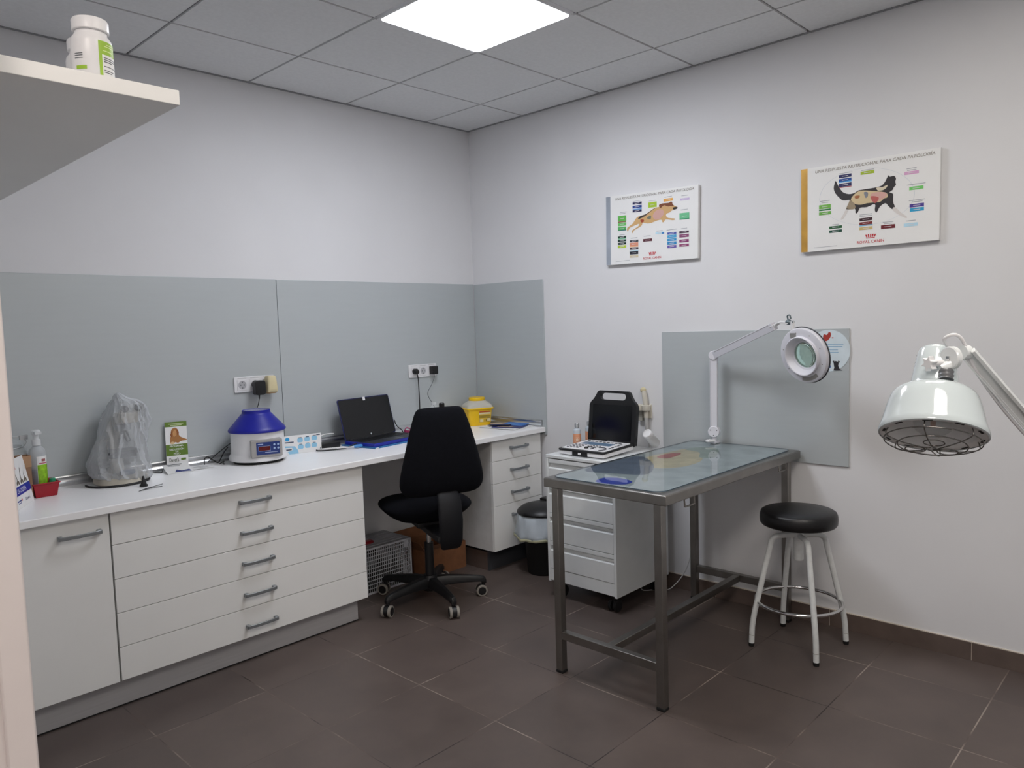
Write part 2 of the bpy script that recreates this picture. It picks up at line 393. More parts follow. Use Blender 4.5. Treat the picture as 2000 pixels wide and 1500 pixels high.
t = thing('drawer_cabinet', 'wide white cabinet of five shallow drawers under the worktop', 'cabinet', (-1.98, -.3, .12))
carcass(t, -2.577, -1.392, .12)
zz = [.122, .2585, .397, .535, .672, TZ-.034]
for a, c in zip(zz, zz[1:]):
    b = MB(); b.box(-2.5765, -1.3925, FY, FY+.0185, a+.0012, c-.0012); d = b.build('drawer', LAM, t, bevel=.0008)
    bow_handle(-1.977, {.122: .178, .2585: .322, .397: .464, .535: .602, .672: .741}[a], d)
t = thing('drawer_cabinet', 'narrow white four-drawer cabinet under the right end of the worktop', 'cabinet', (-.25, -.3, .13))
carcass(t, -.470, -.033, .132)
zz = [.132, .405, .542, .677, TZ-.034]
for a, c in zip(zz, zz[1:]):
    b = MB(); b.box(-.4695, -.0335, FY, FY+.0185, a+.0012, c-.0012); d = b.build('drawer', LAM, t, bevel=.0008)
    bow_handle(-.243, {.132: .335, .405: .474, .542: .612, .677: .746}[a], d)
b = MB(); b.box(XW+.005, -1.425, -.550, -.535, 0, .119); b.box(-1.440, -1.425, -.535, -.05, 0, .119); b.box(XW+.005, -1.425, -.5503, -.55, 0, .006, 1)
tag(b.build('plinth', [KICK, RUBBER], smooth=0), 'grey aluminium plinth below the wide drawers and tall door', 'plinth')
b = MB(); b.box(-.452, -.035, -.528, -.513, 0, .131, 0); b.box(-.452, -.437, -.513, -.05, 0, .112, 1)
tag(b.build('plinth', [DGREY, SKIRT], smooth=0), 'dark plinth below the narrow four-drawer cabinet', 'plinth')

# ================================================================ wall shelf
b = MB(); b.box(XW+.002, -3.003, -2.430, -.002, 1.8775, 1.9025)
tag(b.build('wall_shelf', LAM, bevel=.001, smooth=0), 'white wall shelf high above the left end of the worktop', 'shelf')
def pill_bottle(x, y, rz, label, s=1.0):
    z = 1.9027
    t = thing('pill_bottle', label, 'bottle', (x, y, z), rz); t.scale = (.78, .78, .80)
    b = MB(); b.lathe([(.0, 0), (.037*s, 0), (.040*s, .004), (.040*s, .078*s), (.0385*s, .086*s), (.033*s, .094*s), (.031*s, .097*s), (.031*s, .104*s), (0, .104*s)], 48)
    b.build('body', WPLAS, t, local=True, smooth=40)
    b = MB(); b.lathe([(.0, .102*s), (.034*s, .102*s), (.0355*s, .1035*s), (.0355*s, .123*s), (.033*s, .127*s), (0, .128*s)], 60)
    b.build('cap', WPLAS, t, local=True, smooth=40)
    def patch(name, a0, a1, z0, z1, m, rad, parent):
        b = MB(); n = 18
        b.loft([[(r*cos(a0+(a1-a0)*k/n), r*sin(a0+(a1-a0)*k/n), zz_) for r, zz_ in ((rad, z0*s), (rad, z1*s), (rad-.0004, z1*s), (rad-.0004, z0*s))] for k in range(n+1)])
        return b.build(name, m, parent, local=True, smooth=40)
    R_ = .0404*s; G = mat('label_green', '93b92f', .45)
    lb = patch('label', radians(-62), radians(18), .004, .079, G, R_, t)
    patch('text_field', radians(-53), radians(18), .010, .052, PAPER, R_+.0002, lb)
    b = MB()
    for k, (zc, wd) in enumerate(((.046, 52), (.042, 46), (.038, 30), (.029, 50), (.021, 36), (.017, 28))):
        a0 = radians(-49); a1 = a0+radians(wd); r = R_+.0005
        b.loft([[(r*cos(a0+(a1-a0)*q/8), r*sin(a0+(a1-a0)*q/8), zc*s+dz) for dz in (-.0008, .0008)] + [((r-.0002)*cos(a0+(a1-a0)*q/8), (r-.0002)*sin(a0+(a1-a0)*q/8), zc*s+dz) for dz in (.0008, -.0008)] for q in range(9)])
    b.build('text_lines', ink('50545a'), lb, local=True, smooth=0)
    b = MB()
    for zc, wd, st in ((.073, 36, -38), (.069, 48, -46), (.060, 34, -50)):
        a0 = radians(st); a1 = a0+radians(wd); r = R_+.0003
        b.loft([[(r*cos(a0+(a1-a0)*q/8), r*sin(a0+(a1-a0)*q/8), zc*s+dz) for dz in (-.0008, .0008)] + [((r-.0002)*cos(a0+(a1-a0)*q/8), (r-.0002)*sin(a0+(a1-a0)*q/8), zc*s+dz) for dz in (.0008, -.0008)] for q in range(9)])
    b.build('heading_lines', ink('d8e6a0'), lb, local=True, smooth=0)
    lo = patch('side_label', radians(-128), radians(-96), .019, .026, G, R_, t)
    b = MB()
    for zc in (.041, .046, .050):
        a0 = radians(-132); a1 = a0+radians(26); r = R_+.0002
        b.loft([[(r*cos(a0+(a1-a0)*q/8), r*sin(a0+(a1-a0)*q/8), zc*s+dz) for dz in (-.0007, .0007)] + [((r-.0002)*cos(a0+(a1-a0)*q/8), (r-.0002)*sin(a0+(a1-a0)*q/8), zc*s+dz) for dz in (.0007, -.0007)] for q in range(9)])
    b.build('side_text', ink('50545a'), t, local=True, smooth=0)
pill_bottle(-3.119, -2.372, radians(-28), 'white pill bottle with green label at the front of the high shelf', 1.0)
pill_bottle(-3.098, -2.275, radians(-28), 'white pill bottle half hidden behind the front one on the high shelf', .98)

# ================================================================ steel examination table
t = thing('examination_table', 'brushed steel examination table with square legs and stretcher rails', 'table', (-.62, -1.97, 0))
ZT = .840; X0, X1, Y0, Y1 = -1.225, -.022, -2.265, -1.668
b = MB()
b.loft([rr for rr in [[(X0+.004, Y0+.004, ZT-.040), (X1-.004, Y0+.004, ZT-.040), (X1-.004, Y1-.004, ZT-.040), (X0+.004, Y1-.004, ZT-.040)],
     [(X0, Y0, ZT-.038), (X1, Y0, ZT-.038), (X1, Y1, ZT-.038), (X0, Y1, ZT-.038)], [(X0, Y0, ZT-.004), (X1, Y0, ZT-.004), (X1, Y1, ZT-.004), (X0, Y1, ZT-.004)],
     [(X0+.004, Y0+.004, ZT), (X1-.004, Y0+.004, ZT), (X1-.004, Y1-.004, ZT), (X0+.004, Y1-.004, ZT)]]])
b.build('tabletop', STEEL, t, smooth=25, bevel=.0015)
LS = .034
for lx in (X0+.008, -.104):
    for ly in (Y0+.026, Y1-.036-LS):
        b = MB(); b.box(lx, lx+LS, ly, ly+LS, .012, ZT-.041); lg = b.build('leg', STEEL, t, bevel=.002)
        b = MB(); b.box(lx-.001, lx+LS+.001, ly-.001, ly+LS+.001, 0, .012); b.build('foot_cap', RUBBER, lg, bevel=.002)
        b = MB(); b.box(lx+.004, lx+LS-.004, ly+.004, ly+LS-.004, ZT-.043, ZT-.038); b.build('gasket', RUBBER, lg, smooth=0)
LY0, LY1 = Y0+.026+LS, Y1-.036-LS
for lx in (X0+.010, -.102):
    b = MB(); b.box(lx, lx+.030, LY0, LY1, .150, .185); b.build('side_rail', STEEL, t, bevel=.002)
b = MB(); b.box(X0+.040, -.102, -1.985, -1.953, .151, .183); b.build('centre_rail', STEEL, t, bevel=.002)
for hx in (-1.030, -.190):
    b = MB(); b.tube(smoothpath([(hx-.036, Y0+.018, ZT-.039), (hx-.036, Y0+.016, ZT-.066), (hx-.030, Y0+.016, ZT-.074), (hx+.030, Y0+.016, ZT-.074), (hx+.036, Y0+.016, ZT-.066), (hx+.036, Y0+.018, ZT-.039)], 5), .0035, 8)
    b.build('hook', STEEL, t)
# printed picture and the clear mat over it
MX0, MX1, MY0, MY1 = -1.205, -.045, -2.232, -1.690
b = MB()
PU = lambda x, y: (x, y)
b.prism(rrect(MX1-MX0-.01, MY1-MY0-.01, .035, 6, (MX0+MX1)/2, (MY0+MY1)/2), ZT+.0003, ZT+.0012, 0)
pic = b.build('printed_picture', mat('print_ground', 'b2b6b7', .5, var=.26, scale=8), smooth=0)
tag(pic, 'blue-grey printed picture lying under the clear mat on the steel table', 'picture')
M0 = Matrix.Translation((0, 0, ZT+.0014))
def blot(name, pts, m, z=0):
    b = MB(); b.flat([tuple(q)[:2] for q in smoothpath([(x, y, 0) for x, y in pts], 4, True)], z, 0, M0); b.build(name, m, pic, smooth=0)
blot('printed_body', [(-.72, -1.80), (-.60, -1.765), (-.42, -1.775), (-.28, -1.80), (-.30, -1.90), (-.44, -1.98), (-.58, -2.03), (-.72, -2.02), (-.80, -1.93)], mat('print_body', 'cdb78d', .5, var=.2, scale=16), .0000)
blot('printed_red_patch', [(-.56, -1.80), (-.46, -1.795), (-.40, -1.83), (-.46, -1.86), (-.57, -1.86)], mat('print_red', 'b4342e', .5, var=.2), .0002)
blot('printed_head', [(-.30, -1.80), (-.20, -1.83), (-.20, -1.92), (-.30, -1.98), (-.44, -2.03), (-.46, -1.97), (-.34, -1.90)], mat('print_head', '8f9a8b', .5, var=.25, scale=18), .0001)
blot('printed_blue_patch', [(-1.17, -1.90), (-1.09, -1.885), (-1.06, -1.95), (-1.09, -2.025), (-1.15, -2.03), (-1.18, -1.97)], mat('print_blue', '2740b4', .5, var=.15), .0000)
blot('painted_reflection', [(-1.0, -1.71), (-.62, -1.705), (-.60, -1.76), (-.74, -1.90), (-.93, -1.99), (-.99, -1.88)], mat('reflection_navy', '6c7384', .5, var=.2), .0001)  # the scanner's dark reflection put into the colour, not part of the print
b = MB(); z0, z1 = ZT+.0022, ZT+.0058
ol = rrect(MX1-MX0, MY1-MY0, .05, 8, (MX0+MX1)/2, (MY0+MY1)/2)
b.loft([[(x, y, z0) for x, y in ol], [(x, y, z1) for x, y in ol]], 1, False); b.flat(ol, z1, 0); b.flat(ol[::-1], z0, 0); bmesh.ops.remove_doubles(b.bm, verts=b.bm.verts, dist=1e-6)
MATM = sheet_mat('clear_vinyl', 'eef2f3', 1.72)
tag(b.build('table_mat', [MATM, mat('vinyl_edge', '4b5d6c', .3)], smooth=30), 'clear glossy table mat with rounded corners on the steel table', 'mat')

# ================================================================ white mobile drawer unit
t = thing('mobile_pedestal', 'white metal drawer unit on black castors beside the steel table', 'cabinet', (-.31, -1.318, 0))
QX0, QX1, QY0, QY1, QZ0, QZ1 = -.550, -.065, -1.546, -1.090, .088, .785
b = MB(); b.box(QX0, QX1, QY0, QY0+.016, QZ0, QZ1-.018); b.box(QX0, QX1, QY1-.016, QY1, QZ0, QZ1-.018); b.box(QX1-.012, QX1, QY0+.016, QY1-.016, QZ0, QZ1-.018)
b.box(QX0+.02, QX1-.012, QY0+.016, QY1-.016, QZ0+.01, QZ0+.03); b.box(QX0+.004, QX0+.02, QY0+.016, QY1-.016, QZ0+.006, .160)
b.build('body', WENAM, t, bevel=.0015)
b = MB(); b.box(QX0, QX1, QY0, QY1, QZ1-.018, QZ1); b.build('top_panel', WENAM, t, bevel=.003)
for a, c in ((.163, .311), (.314, .466), (.469, .621), (.624, .763)):
    b = MB(); y0, y1 = QY0+.0175, QY1-.0175
    prof = [(.020, a), (.001, a), (0, a+.001), (0, c-.052), (.002, c-.049), (.014, c-.044), (.016, c-.040), (.016, c-.030), (.012, c-.026), (.002, c-.023), (0, c-.020), (0, c-.001), (.001, c), (.020, c)]
    b.loft([[(QX0+.002+px, yy, pz) for px, pz in prof] for yy in (y0, y1)])
    b.build('drawer', WENAM, t, smooth=30)
for cx, cy in ((QX0+.05, QY0+.05), (QX0+.05, QY1-.05), (QX1-.05, QY0+.05), (QX1-.05, QY1-.05)):
    b = MB(); b.box(cx-.02, cx+.02, cy-.02, cy+.02, .072, .09)
    b.box(cx-.012, cx+.012, cy-.006, cy+.006, .03, .075)
    for s in (-1, 1): b.cyl((cx, cy+s*.008, .032), (cx, cy+s*.024, .032), .032, seg=24)
    b.build('castor', RUBBER, t, bevel=.002)

# ================================================================ office chair
t = thing('office_chair', 'black fabric swivel chair on five castors facing the laptop', 'chair', (-1.0, -.625, 0), radians(-22.8))
def srect(w, d, n, e=3.2, cx=0, cy=0, z=0):
    o = []
    for k in range(n):
        a = 2*pi*k/n; c, s_ = cos(a), sin(a)
        o.append((cx+w*math.copysign(abs(c)**(2/e), c), cy+d*math.copysign(abs(s_)**(2/e), s_), z))
    return o
b = MB()
b.loft([srect(.245*s_, .235*s_, 40, 2.9, 0, .05, z) for z, s_ in ((.448, .45), (.458, .66), (.490, .86), (.520, .98), (.532, 1.0), (.546, .97), (.556, .88), (.560, .6))])
b.build('seat', FABRIC, t, local=True, smooth=60, subdiv=1)
b = MB(); rings = []
for z, wd, th in ((.640, .15, .010), (.645, .185, .022), (.665, .212, .036), (.70, .226, .042), (.76, .218, .043), (.85, .195, .042), (.95, .169, .040), (1.02, .146, .036), (1.062, .131, .030), (1.080, .118, .022), (1.088, .095, .010)):
    yc = -.280 - .018*math.sin((z-.64)/.46*pi) - .01
    rings.append([(sx*wd*fx, yc+fy*th+.012*fx*fx, z) for sx, fx, fy in ((1,.96,.85),(1,1,.35),(1,.99,-.1),(1,.90,-.65),(1,.76,-1),(1,.3,-1.08),(-1,.3,-1.08),(-1,.76,-1),(-1,.90,-.65),(-1,.99,-.1),(-1,1,.35),(-1,.96,.85),(-1,.6,1),(-1,.2,.95),(1,.2,.95),(1,.6,1))])
b.loft(rings); b.build('backrest', FABRIC, t, local=True, smooth=50, subdiv=1)
b = MB(); rings = []
for z, y, wd, th in ((.672, -.305, .052, .012), (.645, -.325, .058, .012), (.61, -.346, .061, .015), (.52, -.360, .062, .016), (.42, -.356, .058, .018), (.385, -.345, .052, .017), (.372, -.33, .045, .012)):
    rings.append([(.012+px*wd, y+py*th, z) for px, py in ((1,.7),(1,-.4),(.75,-1),(-.75,-1),(-1,-.4),(-1,.7),(-.6,1),(.6,1))])
b.loft(rings); b.build('back_support', mat('support_black', '0a0b10', .6, spec=.3), t, local=True, smooth=50, bevel=.006, bseg=3)
b = MB(); b.box(-.05, .05, -.34, .10, .405, .440); b.box(-.08, .08, -.08, .14, .425, .455); b.build('tilt_mechanism', BLACK, t, local=True, bevel=.006)
b = MB(); b.cyl((.05, .03, .43), (.19, .05, .425), .005); b.build('height_lever', BLACK, t, local=True)
b = MB(); b.cyl((0, 0, .27), (0, 0, .425), .0135); b.build('gas_spring', CHROME, t, local=True)
b = MB(); b.cyl((0, 0, .09), (0, 0, .325), .0245, .0235); b.build('column_cover', BLACK, t, local=True, bevel=.002)
b = MB(); b.lathe([(0, .062), (.040, .062), (.046, .08), (.045, .12), (.035, .145), (0, .145)], 30); b.build('base_hub', BLACK, t, local=True)
b = MB(); b.lathe([(0, 1.078), (.013, 1.078), (.014, 1.086), (.014, 1.104), (.011, 1.108), (0, 1.108)], 24, M=Matrix.Translation((.01, -.285, 0))); b.build('top_knob', BLACK, t, local=True)
swiv = [-62, -30, -122, 20, -150]          # which way each castor axle points, from above
for k in range(5):
    a = radians(183+22.8-2+72*k); d = Vector((cos(a), sin(a), 0)); n = Vector((-sin(a), cos(a), 0)); rings = []
    for r_, z, wd, ht in ((.03, .105, .030, .030), (.10, .108, .026, .026), (.20, .103, .021, .020), (.27, .096, .018, .017), (.297, .088, .016, .018), (.308, .078, .012, .012)):
        c = d*r_ + Vector((0, 0, z)); rings.append([c+n*px*wd+Vector((0, 0, pz*ht)) for px, pz in ((1,-.9),(1,.2),(.55,1),(-.55,1),(-1,.2),(-1,-.9))])
    b = MB(); b.loft(rings); leg = b.build('leg', BLACK, t, local=True, smooth=40, bevel=.003)
    e = d*.292; s_ = radians(swiv[k]+22.8); ax = Vector((cos(s_), sin(s_), 0)); fw = ax.cross(Vector((0, 0, 1))); wc = e + fw*.012 + Vector((0, 0, .0305))
    b = MB(); b.cyl(e+Vector((0, 0, .05)), e+Vector((0, 0, .085)), .010); b.tube([wc-ax*.012+Vector((0,0,.002)), wc+ax*.012+Vector((0,0,.002))], .029, 24); b.build('castor_housing', BLACK, leg, local=True)
    for q in (-1, 1):
        b = MB(); b.tube([wc+ax*q*.011, wc+ax*q*.013, wc+ax*q*.024, wc+ax*q*.026], [.0285, .0305, .0305, .0285], 28, mi=0)
        b.tube([wc+ax*q*.0255, wc+ax*q*.0272], [.0225, .021], 24, mi=1); b.build('castor_wheel', [TREAD, BLACK], leg, local=True, smooth=40)

# ================================================================ round stool
t = thing('round_stool', 'round stool with black padded seat and worn white legs in front of the steel table', 'stool', (-.312, -2.376, 0))
SX, SY = -.312, -2.376; MS = Matrix.Translation((SX, SY, 0))
b = MB(); b.lathe([(0, .556), (.146, .556), (.158, .559), (.164, .567), (.1655, .585), (.1645, .603), (.160, .615), (.150, .621), (.08, .625), (0, .626)], 64, M=MS); b.build('seat', LEATHER, t, smooth=60)
b = MB(); b.lathe([(0, .546), (.10, .546), (.10, .557), (0, .557)], 40, M=MS); b.build('seat_plate', WENAMR, t)
b = MB(); b.lathe([(0, .395), (.020, .395), (.0225, .40), (.0225, .548), (0, .548)], 28, M=MS); b.build('screw_sleeve', WENAMR, t)
for k in range(4):
    a = radians(42+90*k); d = Vector((cos(a), sin(a), 0)); o = Vector((SX, SY, 0)); P = lambda r_, z: o+d*r_+Vector((0, 0, z))
    pts = [P(.015, .508)] + smoothpath([P(.060, .509), P(.096, .505), P(.117, .490), P(.126, .458)], 6) + [P(.150, .36), P(.178, .24)] + smoothpath([P(.195, .168), P(.203, .125), P(.208, .09)], 4) + [P(.212, .012)]
    b = MB(); b.tube(pts, .0125, 16); lg = b.build('leg', WENAMR, t, smooth=60)
    b = MB(); b.cyl(P(.2125, 0), P(.212, .016), .0115, .0132, 16); b.build('foot_tip', RUBBER, lg)
    b = MB(); b.cyl(P(.2105, .052), P(.2102, .0545), .0128, seg=16); b.build('wear_ring', mat('wear', '9c998f', .6), lg)
b = MB(); b.tube([(SX+.183*cos(2*pi*k/64), SY+.183*sin(2*pi*k/64), .205) for k in range(64)], .0075, 12, closed=True); b.build('foot_ring', CHROME, t, smooth=60)

# ================================================================ magnifier lamp on the table
t = thing('magnifier_lamp', 'white jointed magnifier lamp clamped to the far end of the steel table', 'lamp', (-.085, -1.842, ZT+.006))
A = Vector((-.085, -1.842, 0)); zb = ZT+.006
b = MB(); b.box(A.x-.022, A.x+.030, A.y-.016, A.y+.016, zb, zb+.012); b.cyl((A.x, A.y, zb), (A.x, A.y, zb+.040), .012)
b.build('clamp', MAGW, t, bevel=.003)
b = MB(); b.loft([[(A.x-.02-q*.035, A.y+.018*(1-q*.5)*sx+.012*q, zb+.012+dz) for sx, dz in ((1, 0), (1, .012), (-1, .012), (-1, 0))] for q in (0, .5, 1)]); b.build('clamp_lever', WPLAS, t, bevel=.003)
va = Vector((-.93, -.30, 0)).normalized()          # faces of the joints look this way
def arm_bar(name, p, q, wd, th):
    p, q = Vector(p), Vector(q); b = MB(); t_ = (q-p).normalized(); nr = (va - t_*va.dot(t_)).normalized(); bi = t_.cross(nr)
    pr = [(-wd/2, -th/2), (wd/2, -th/2), (wd/2, -th*.05), (wd/2-.002, 0), (wd/2, th*.05), (wd/2, th/2), (-wd/2, th/2)]
    b.loft([[c+bi*a_+nr*b_ for a_, b_ in pr] for c in (p, q)]); o = b.build(name, MAGW, t, bevel=.0015)
    b = MB()
    for s_ in ((-1,) if 'lower' in name else (-1,)): b.loft([[c+bi*(s_*(wd/2-.005)+a_)+nr*(th/2+b_) for a_, b_ in ((-.001, -.001), (.001, -.001), (.001, .0004), (-.001, .0004))] for c in (p+t_*.03, q-t_*.02)])
    b.build('groove', GPLAS, o, smooth=0)
J1 = Vector((A.x, A.y, .908)); J2 = Vector((-.088, -1.846, 1.300)); J3 = Vector((-.255, -2.243, 1.444))
arm_bar('lower_arm', J1, J2, .036, .030); arm_bar('upper_arm', J2, J3, .036, .030)
for nm, J, r_ in (('base_joint', J1, .029), ('elbow_joint', J2, .024)):
    b = MB(); b.tube([J-va*.020, J-va*.017, J+va*.017, J+va*.020], [r_*.9, r_, r_, r_*.9], 32); jo = b.build(nm, MAGW, t)
    if nm == 'base_joint':
        b = MB()
        for k in (25, 150, 270):
            c = J+va*.0195+Vector((-va.y, va.x, 0))*.018*cos(radians(k))+Vector((0, 0, .018*sin(radians(k)))); b.cyl(c, c+va*.0015, .0025, seg=10)
        b.build('screw', DGREY, jo)
HC = Vector((-.282, -2.384, 1.309)); hn = Vector((-.91, .30, -.20)).normalized()
hy = (Vector((0, 0, 1))-hn*hn.z).normalized(); hx = hy.cross(hn); MH = Matrix(((hx.x, hy.x, hn.x, HC.x), (hx.y, hy.y, hn.y, HC.y), (hx.z, hy.z, hn.z, HC.z), (0, 0, 0, 1)))
neck = MH @ Vector((-.045, .125, -.012))
b = MB(); b.tube([J3-Vector((0, 0, .004)), J3.lerp(neck, .35)+Vector((0, 0, .022)), J3.lerp(neck, .65)+Vector((0, 0, .022))], .006, 10); b.tube([neck+Vector((0, 0, .03)), neck-hy*.02], .009, 12); b.build('neck', WPLAS, t)
kk = J3.lerp(neck, .8)+Vector((0, 0, .024))
b = MB(); b.ball(kk, .013, 16); b.cyl(kk-hx*.02, kk+hx*.028, .006); b.tube(smoothpath([kk+Vector((0, 0, .006)), kk+Vector((0, 0, .026))-hx*.008, kk+Vector((0, 0, .03))+hx*.006, kk+hx*.012+Vector((0, 0, .014))], 4), .0035, 8); b.build('head_joint', mat('joint_metal', '7d8a90', .3, metal=.8), t)
b = MB(); b.tube(smoothpath([J3+Vector((-.01, .02, -.006)), J3+Vector((-.015, -.02, .012)), kk+Vector((-.015, .03, -.004)), kk+Vector((-.01, 0, -.006))], 6), .0025, 8); b.build('cable', WPLAS, t)
b = MB(); b.lathe([(.050, -.028), (.118, -.028), (.1245, -.020), (.1255, -.008), (.122, -.001), (.116, .001), (.090, .002), (.089, .012), (.086, .015), (.082, .013), (.066, -.012), (.059, -.014), (.050, -.028)], 72, M=MH, caps=False); hd = b.build('head', MAGW, t, smooth=30)
b = MB(); b.tube([MH @ Vector((.1262*cos(2*pi*k/72), .1262*sin(2*pi*k/72), -.020)) for k in range(72)], .003, 8, closed=True); b.build('gasket', DGREY, hd)
b = MB(); b.lathe([(0, -.024), (.03, -.0232), (.0585, -.019), (.0595, -.0165), (.03, -.0105), (0, -.008)], 48, M=MH); b.build('lens', mat('lens_glass', 'd6efe2', .02, trans=1, ior=1.4, var=0), t, smooth=60)
b = MB(); b.prism(rrect(.034, .024, .002, 2, -.035, .092), .0012, .0022, 0, MH); b.build('rating_plate', GPLAS, hd)
b = MB()
for k in (60, 20, -20, -60, 100, 165, 215): b.lathe([(0, .0005), (.0028, .0005), (.0028, .0018), (0, .0018)], 10, M=MH @ Matrix.Translation((.105*cos(radians(k)), .105*sin(radians(k)), 0)))
b.build('screw', GPLAS, hd, smooth=0)
b = MB(); b.flat([(r_*cos(radians(q)), r_*sin(radians(q))) for r_, q in [(.114, q) for q in range(-100, -49, 6)] + [(.097, q) for q in range(-52, -103, -6)]], .0022, 0, MH); b.build('switch_window', GPLAS, hd, smooth=0)

# round sticker on the panel behind
t = thing('round_sticker', 'round pale sticker with red organ and small dog behind the magnifier head', 'sticker', (-.0085, -2.394, 1.22))
MST = frame((-.0085, -2.394, 1.320), (0, -1, 0), (0, 0, 1))
b = MB(); b.prism([(.0975*cos(2*pi*k/64), .0975*sin(2*pi*k/64)) for k in range(64)], .0002, .0012, 0, MST); b.build('disc', mat('sticker_blue_white', 'd3dfe6', .4, var=.05, scale=20), t, smooth=0)
b = MB(); b.flat([tuple(q)[:2] for q in smoothpath([(-.026, .060, 0), (-.022, .076, 0), (-.008, .074, 0), (.000, .086, 0), (.010, .082, 0), (.009, .066, 0), (-.002, .050, 0), (-.016, .045, 0)], 4, True)], .0016, 0, MST); b.rect(-.044, .062, .010, .006, .0016, 0, MST); b.rect(.018, .060, .008, .004, .0016, 0, MST); b.build('organ_picture', ink('a83a30'), t, smooth=0)
b = MB()
for k, (u, v, l) in enumerate(((.012, .030, .110), (.010, .019, .105), (.000, .004, .085), (.002, -.008, .086), (-.035, -.044, .018))): b.rect(u, v, l, .0035, .0016, 0, MST)
b.build('text_lines', ink('86aecb'), t, smooth=0)
b = MB()
for poly in ([(.022, -.052), (.030, -.048), (.040, -.050), (.046, -.058), (.044, -.070), (.050, -.084), (.064, -.091), (.040, -.092), (.022, -.092), (.026, -.078), (.024, -.066)], [(.020, -.020+-.028), (.026, -.046), (.022, -.056), (.018, -.054)], [(.044, -.046), (.052, -.050), (.048, -.058), (.042, -.054)]): b.flat(poly, .0016, 0, MST)
b.build('dog_picture', ink('2c2a30'), t, smooth=0)
b = MB(); b.flat([(-.052, -.083), (.010, -.069), (.010, -.079), (-.04, -.088)], .0016, 0, MST); b.build('blue_band', ink('1c55a0'), t, smooth=0)

# ================================================================ infrared heat lamp, near the camera
t = thing('heat_lamp', 'glossy white heat lamp with wire guard on a long arm, right foreground', 'lamp', (-1.56, -3.66, 0))
RC = Vector((-2.0427, -3.3563, 1.2548))
va_ = Vector((.965, .262, 0)).normalized(); ri = Vector((va_.y, -va_.x, 0))
tl = radians(27); ax = (Vector((0, 0, 1))*cos(tl) + va_*sin(tl) + ri*.03).normalized()
lx = (ri - ax*ri.dot(ax)).normalized(); ly = ax.cross(lx)
ML = Matrix(((lx.x, ly.x, ax.x, RC.x), (lx.y, ly.y, ax.y, RC.y), (lx.z, ly.z, ax.z, RC.z), (0, 0, 0, 1))) @ Matrix.Diagonal((.90, .90, 1, 1))
b = MB(); b.lathe([(.098, -.001), (.1015, .000), (.1025, .004), (.1005, .012), (.097, .022), (.0925, .040), (.088, .058), (.083, .073), (.078, .081), (.070, .0875), (.056, .0925), (.0485, .094), (.0470, .0965), (.0455, .104), (.0425, .122), (.0385, .145), (.0350, .166), (.0325, .172), (.028, .1755), (.015, .1765), (0, .1768)], 96, M=ML, caps=False); sh = b.build('lamp_shade', LAMPW, t, smooth=45)
b = MB(); b.lathe([(.098, .0002), (.083, .002), (.081, .004), (.076, .030), (.060, .060), (.040, .085), (.030, .095), (0, .097)], 72, M=ML, caps=False); b.build('reflector', LAMPI, sh, smooth=50)
b = MB()
for k in range(10):
    a0 = 2*pi*k/10+.2
    b.flat([(r_*cos(a0+d_), r_*sin(a0+d_)) for r_, d_ in ((.094, -.10), (.094, 0), (.094, .10), (.0885, .10), (.0885, 0), (.0885, -.10))], -.0004, 0, ML @ Matrix.Translation((0, 0, .0003)))
b.build('rim_vent', RUBBER, sh, smooth=0)
b = MB()
for k in range(7):
    zc = .115+k*.0078; r_ = .0442-(zc-.108)*.165
    q = ML @ Matrix.Rotation(radians(172), 4, 'Z') @ Matrix.Translation((r_, 0, zc)); b.box(-.0006, .0008, -.004, .004, -.0018, .0018, 0, q)
b.build('cooling_slot', RUBBER, sh, smooth=0)
b = MB(); b.lathe([(0, -.002), (.018, 0), (.034, .012), (.038, .030), (.032, .052), (.018, .070), (.014, .080), (0, .084)], 40, M=ML); bulb = b.build('bulb', JARG, t, smooth=60)
b = MB(); b.lathe([(0, .020), (.005, .020), (.006, .060), (.012, .078), (.014, .096), (0, .096)], 20, M=ML); b.build('filament_stem', mat('copper', 'c08a70', .35, metal=.8), bulb, smooth=40)
b = MB(); wr = .0011
L_ = lambda r_, a_, z: ML @ Vector((r_*cos(a_), r_*sin(a_), z))
b.tube([L_(.090, 2*pi*k/72, -.012) for k in range(72)], wr, 8, closed=True)
b.tube([L_(.064, 2*pi*k/64, -.020) for k in range(64)], wr, 8, closed=True)
for k in range(6):
    a0 = 2*pi*k/6+.35
    b.tube(smoothpath([L_(.086, a0, .004), L_(.090, a0, -.012), L_(.064, a0, -.0212), L_(.030, a0+.05, -.0255), L_(.012, a0+.3, -.0265), L_(.010, a0+1.0, -.0265)], 6), wr, 8)
for k in range(3):
    a0 = 2*pi*k/3+.6; c = L_(.034, a0, -.0245)
    b.tube([c+(lx*cos(2*pi*q/24)+ly*sin(2*pi*q/24))*.017 for q in range(24)], wr, 8, closed=True)
b.build('wire_guard', WIRE, t, smooth=60)
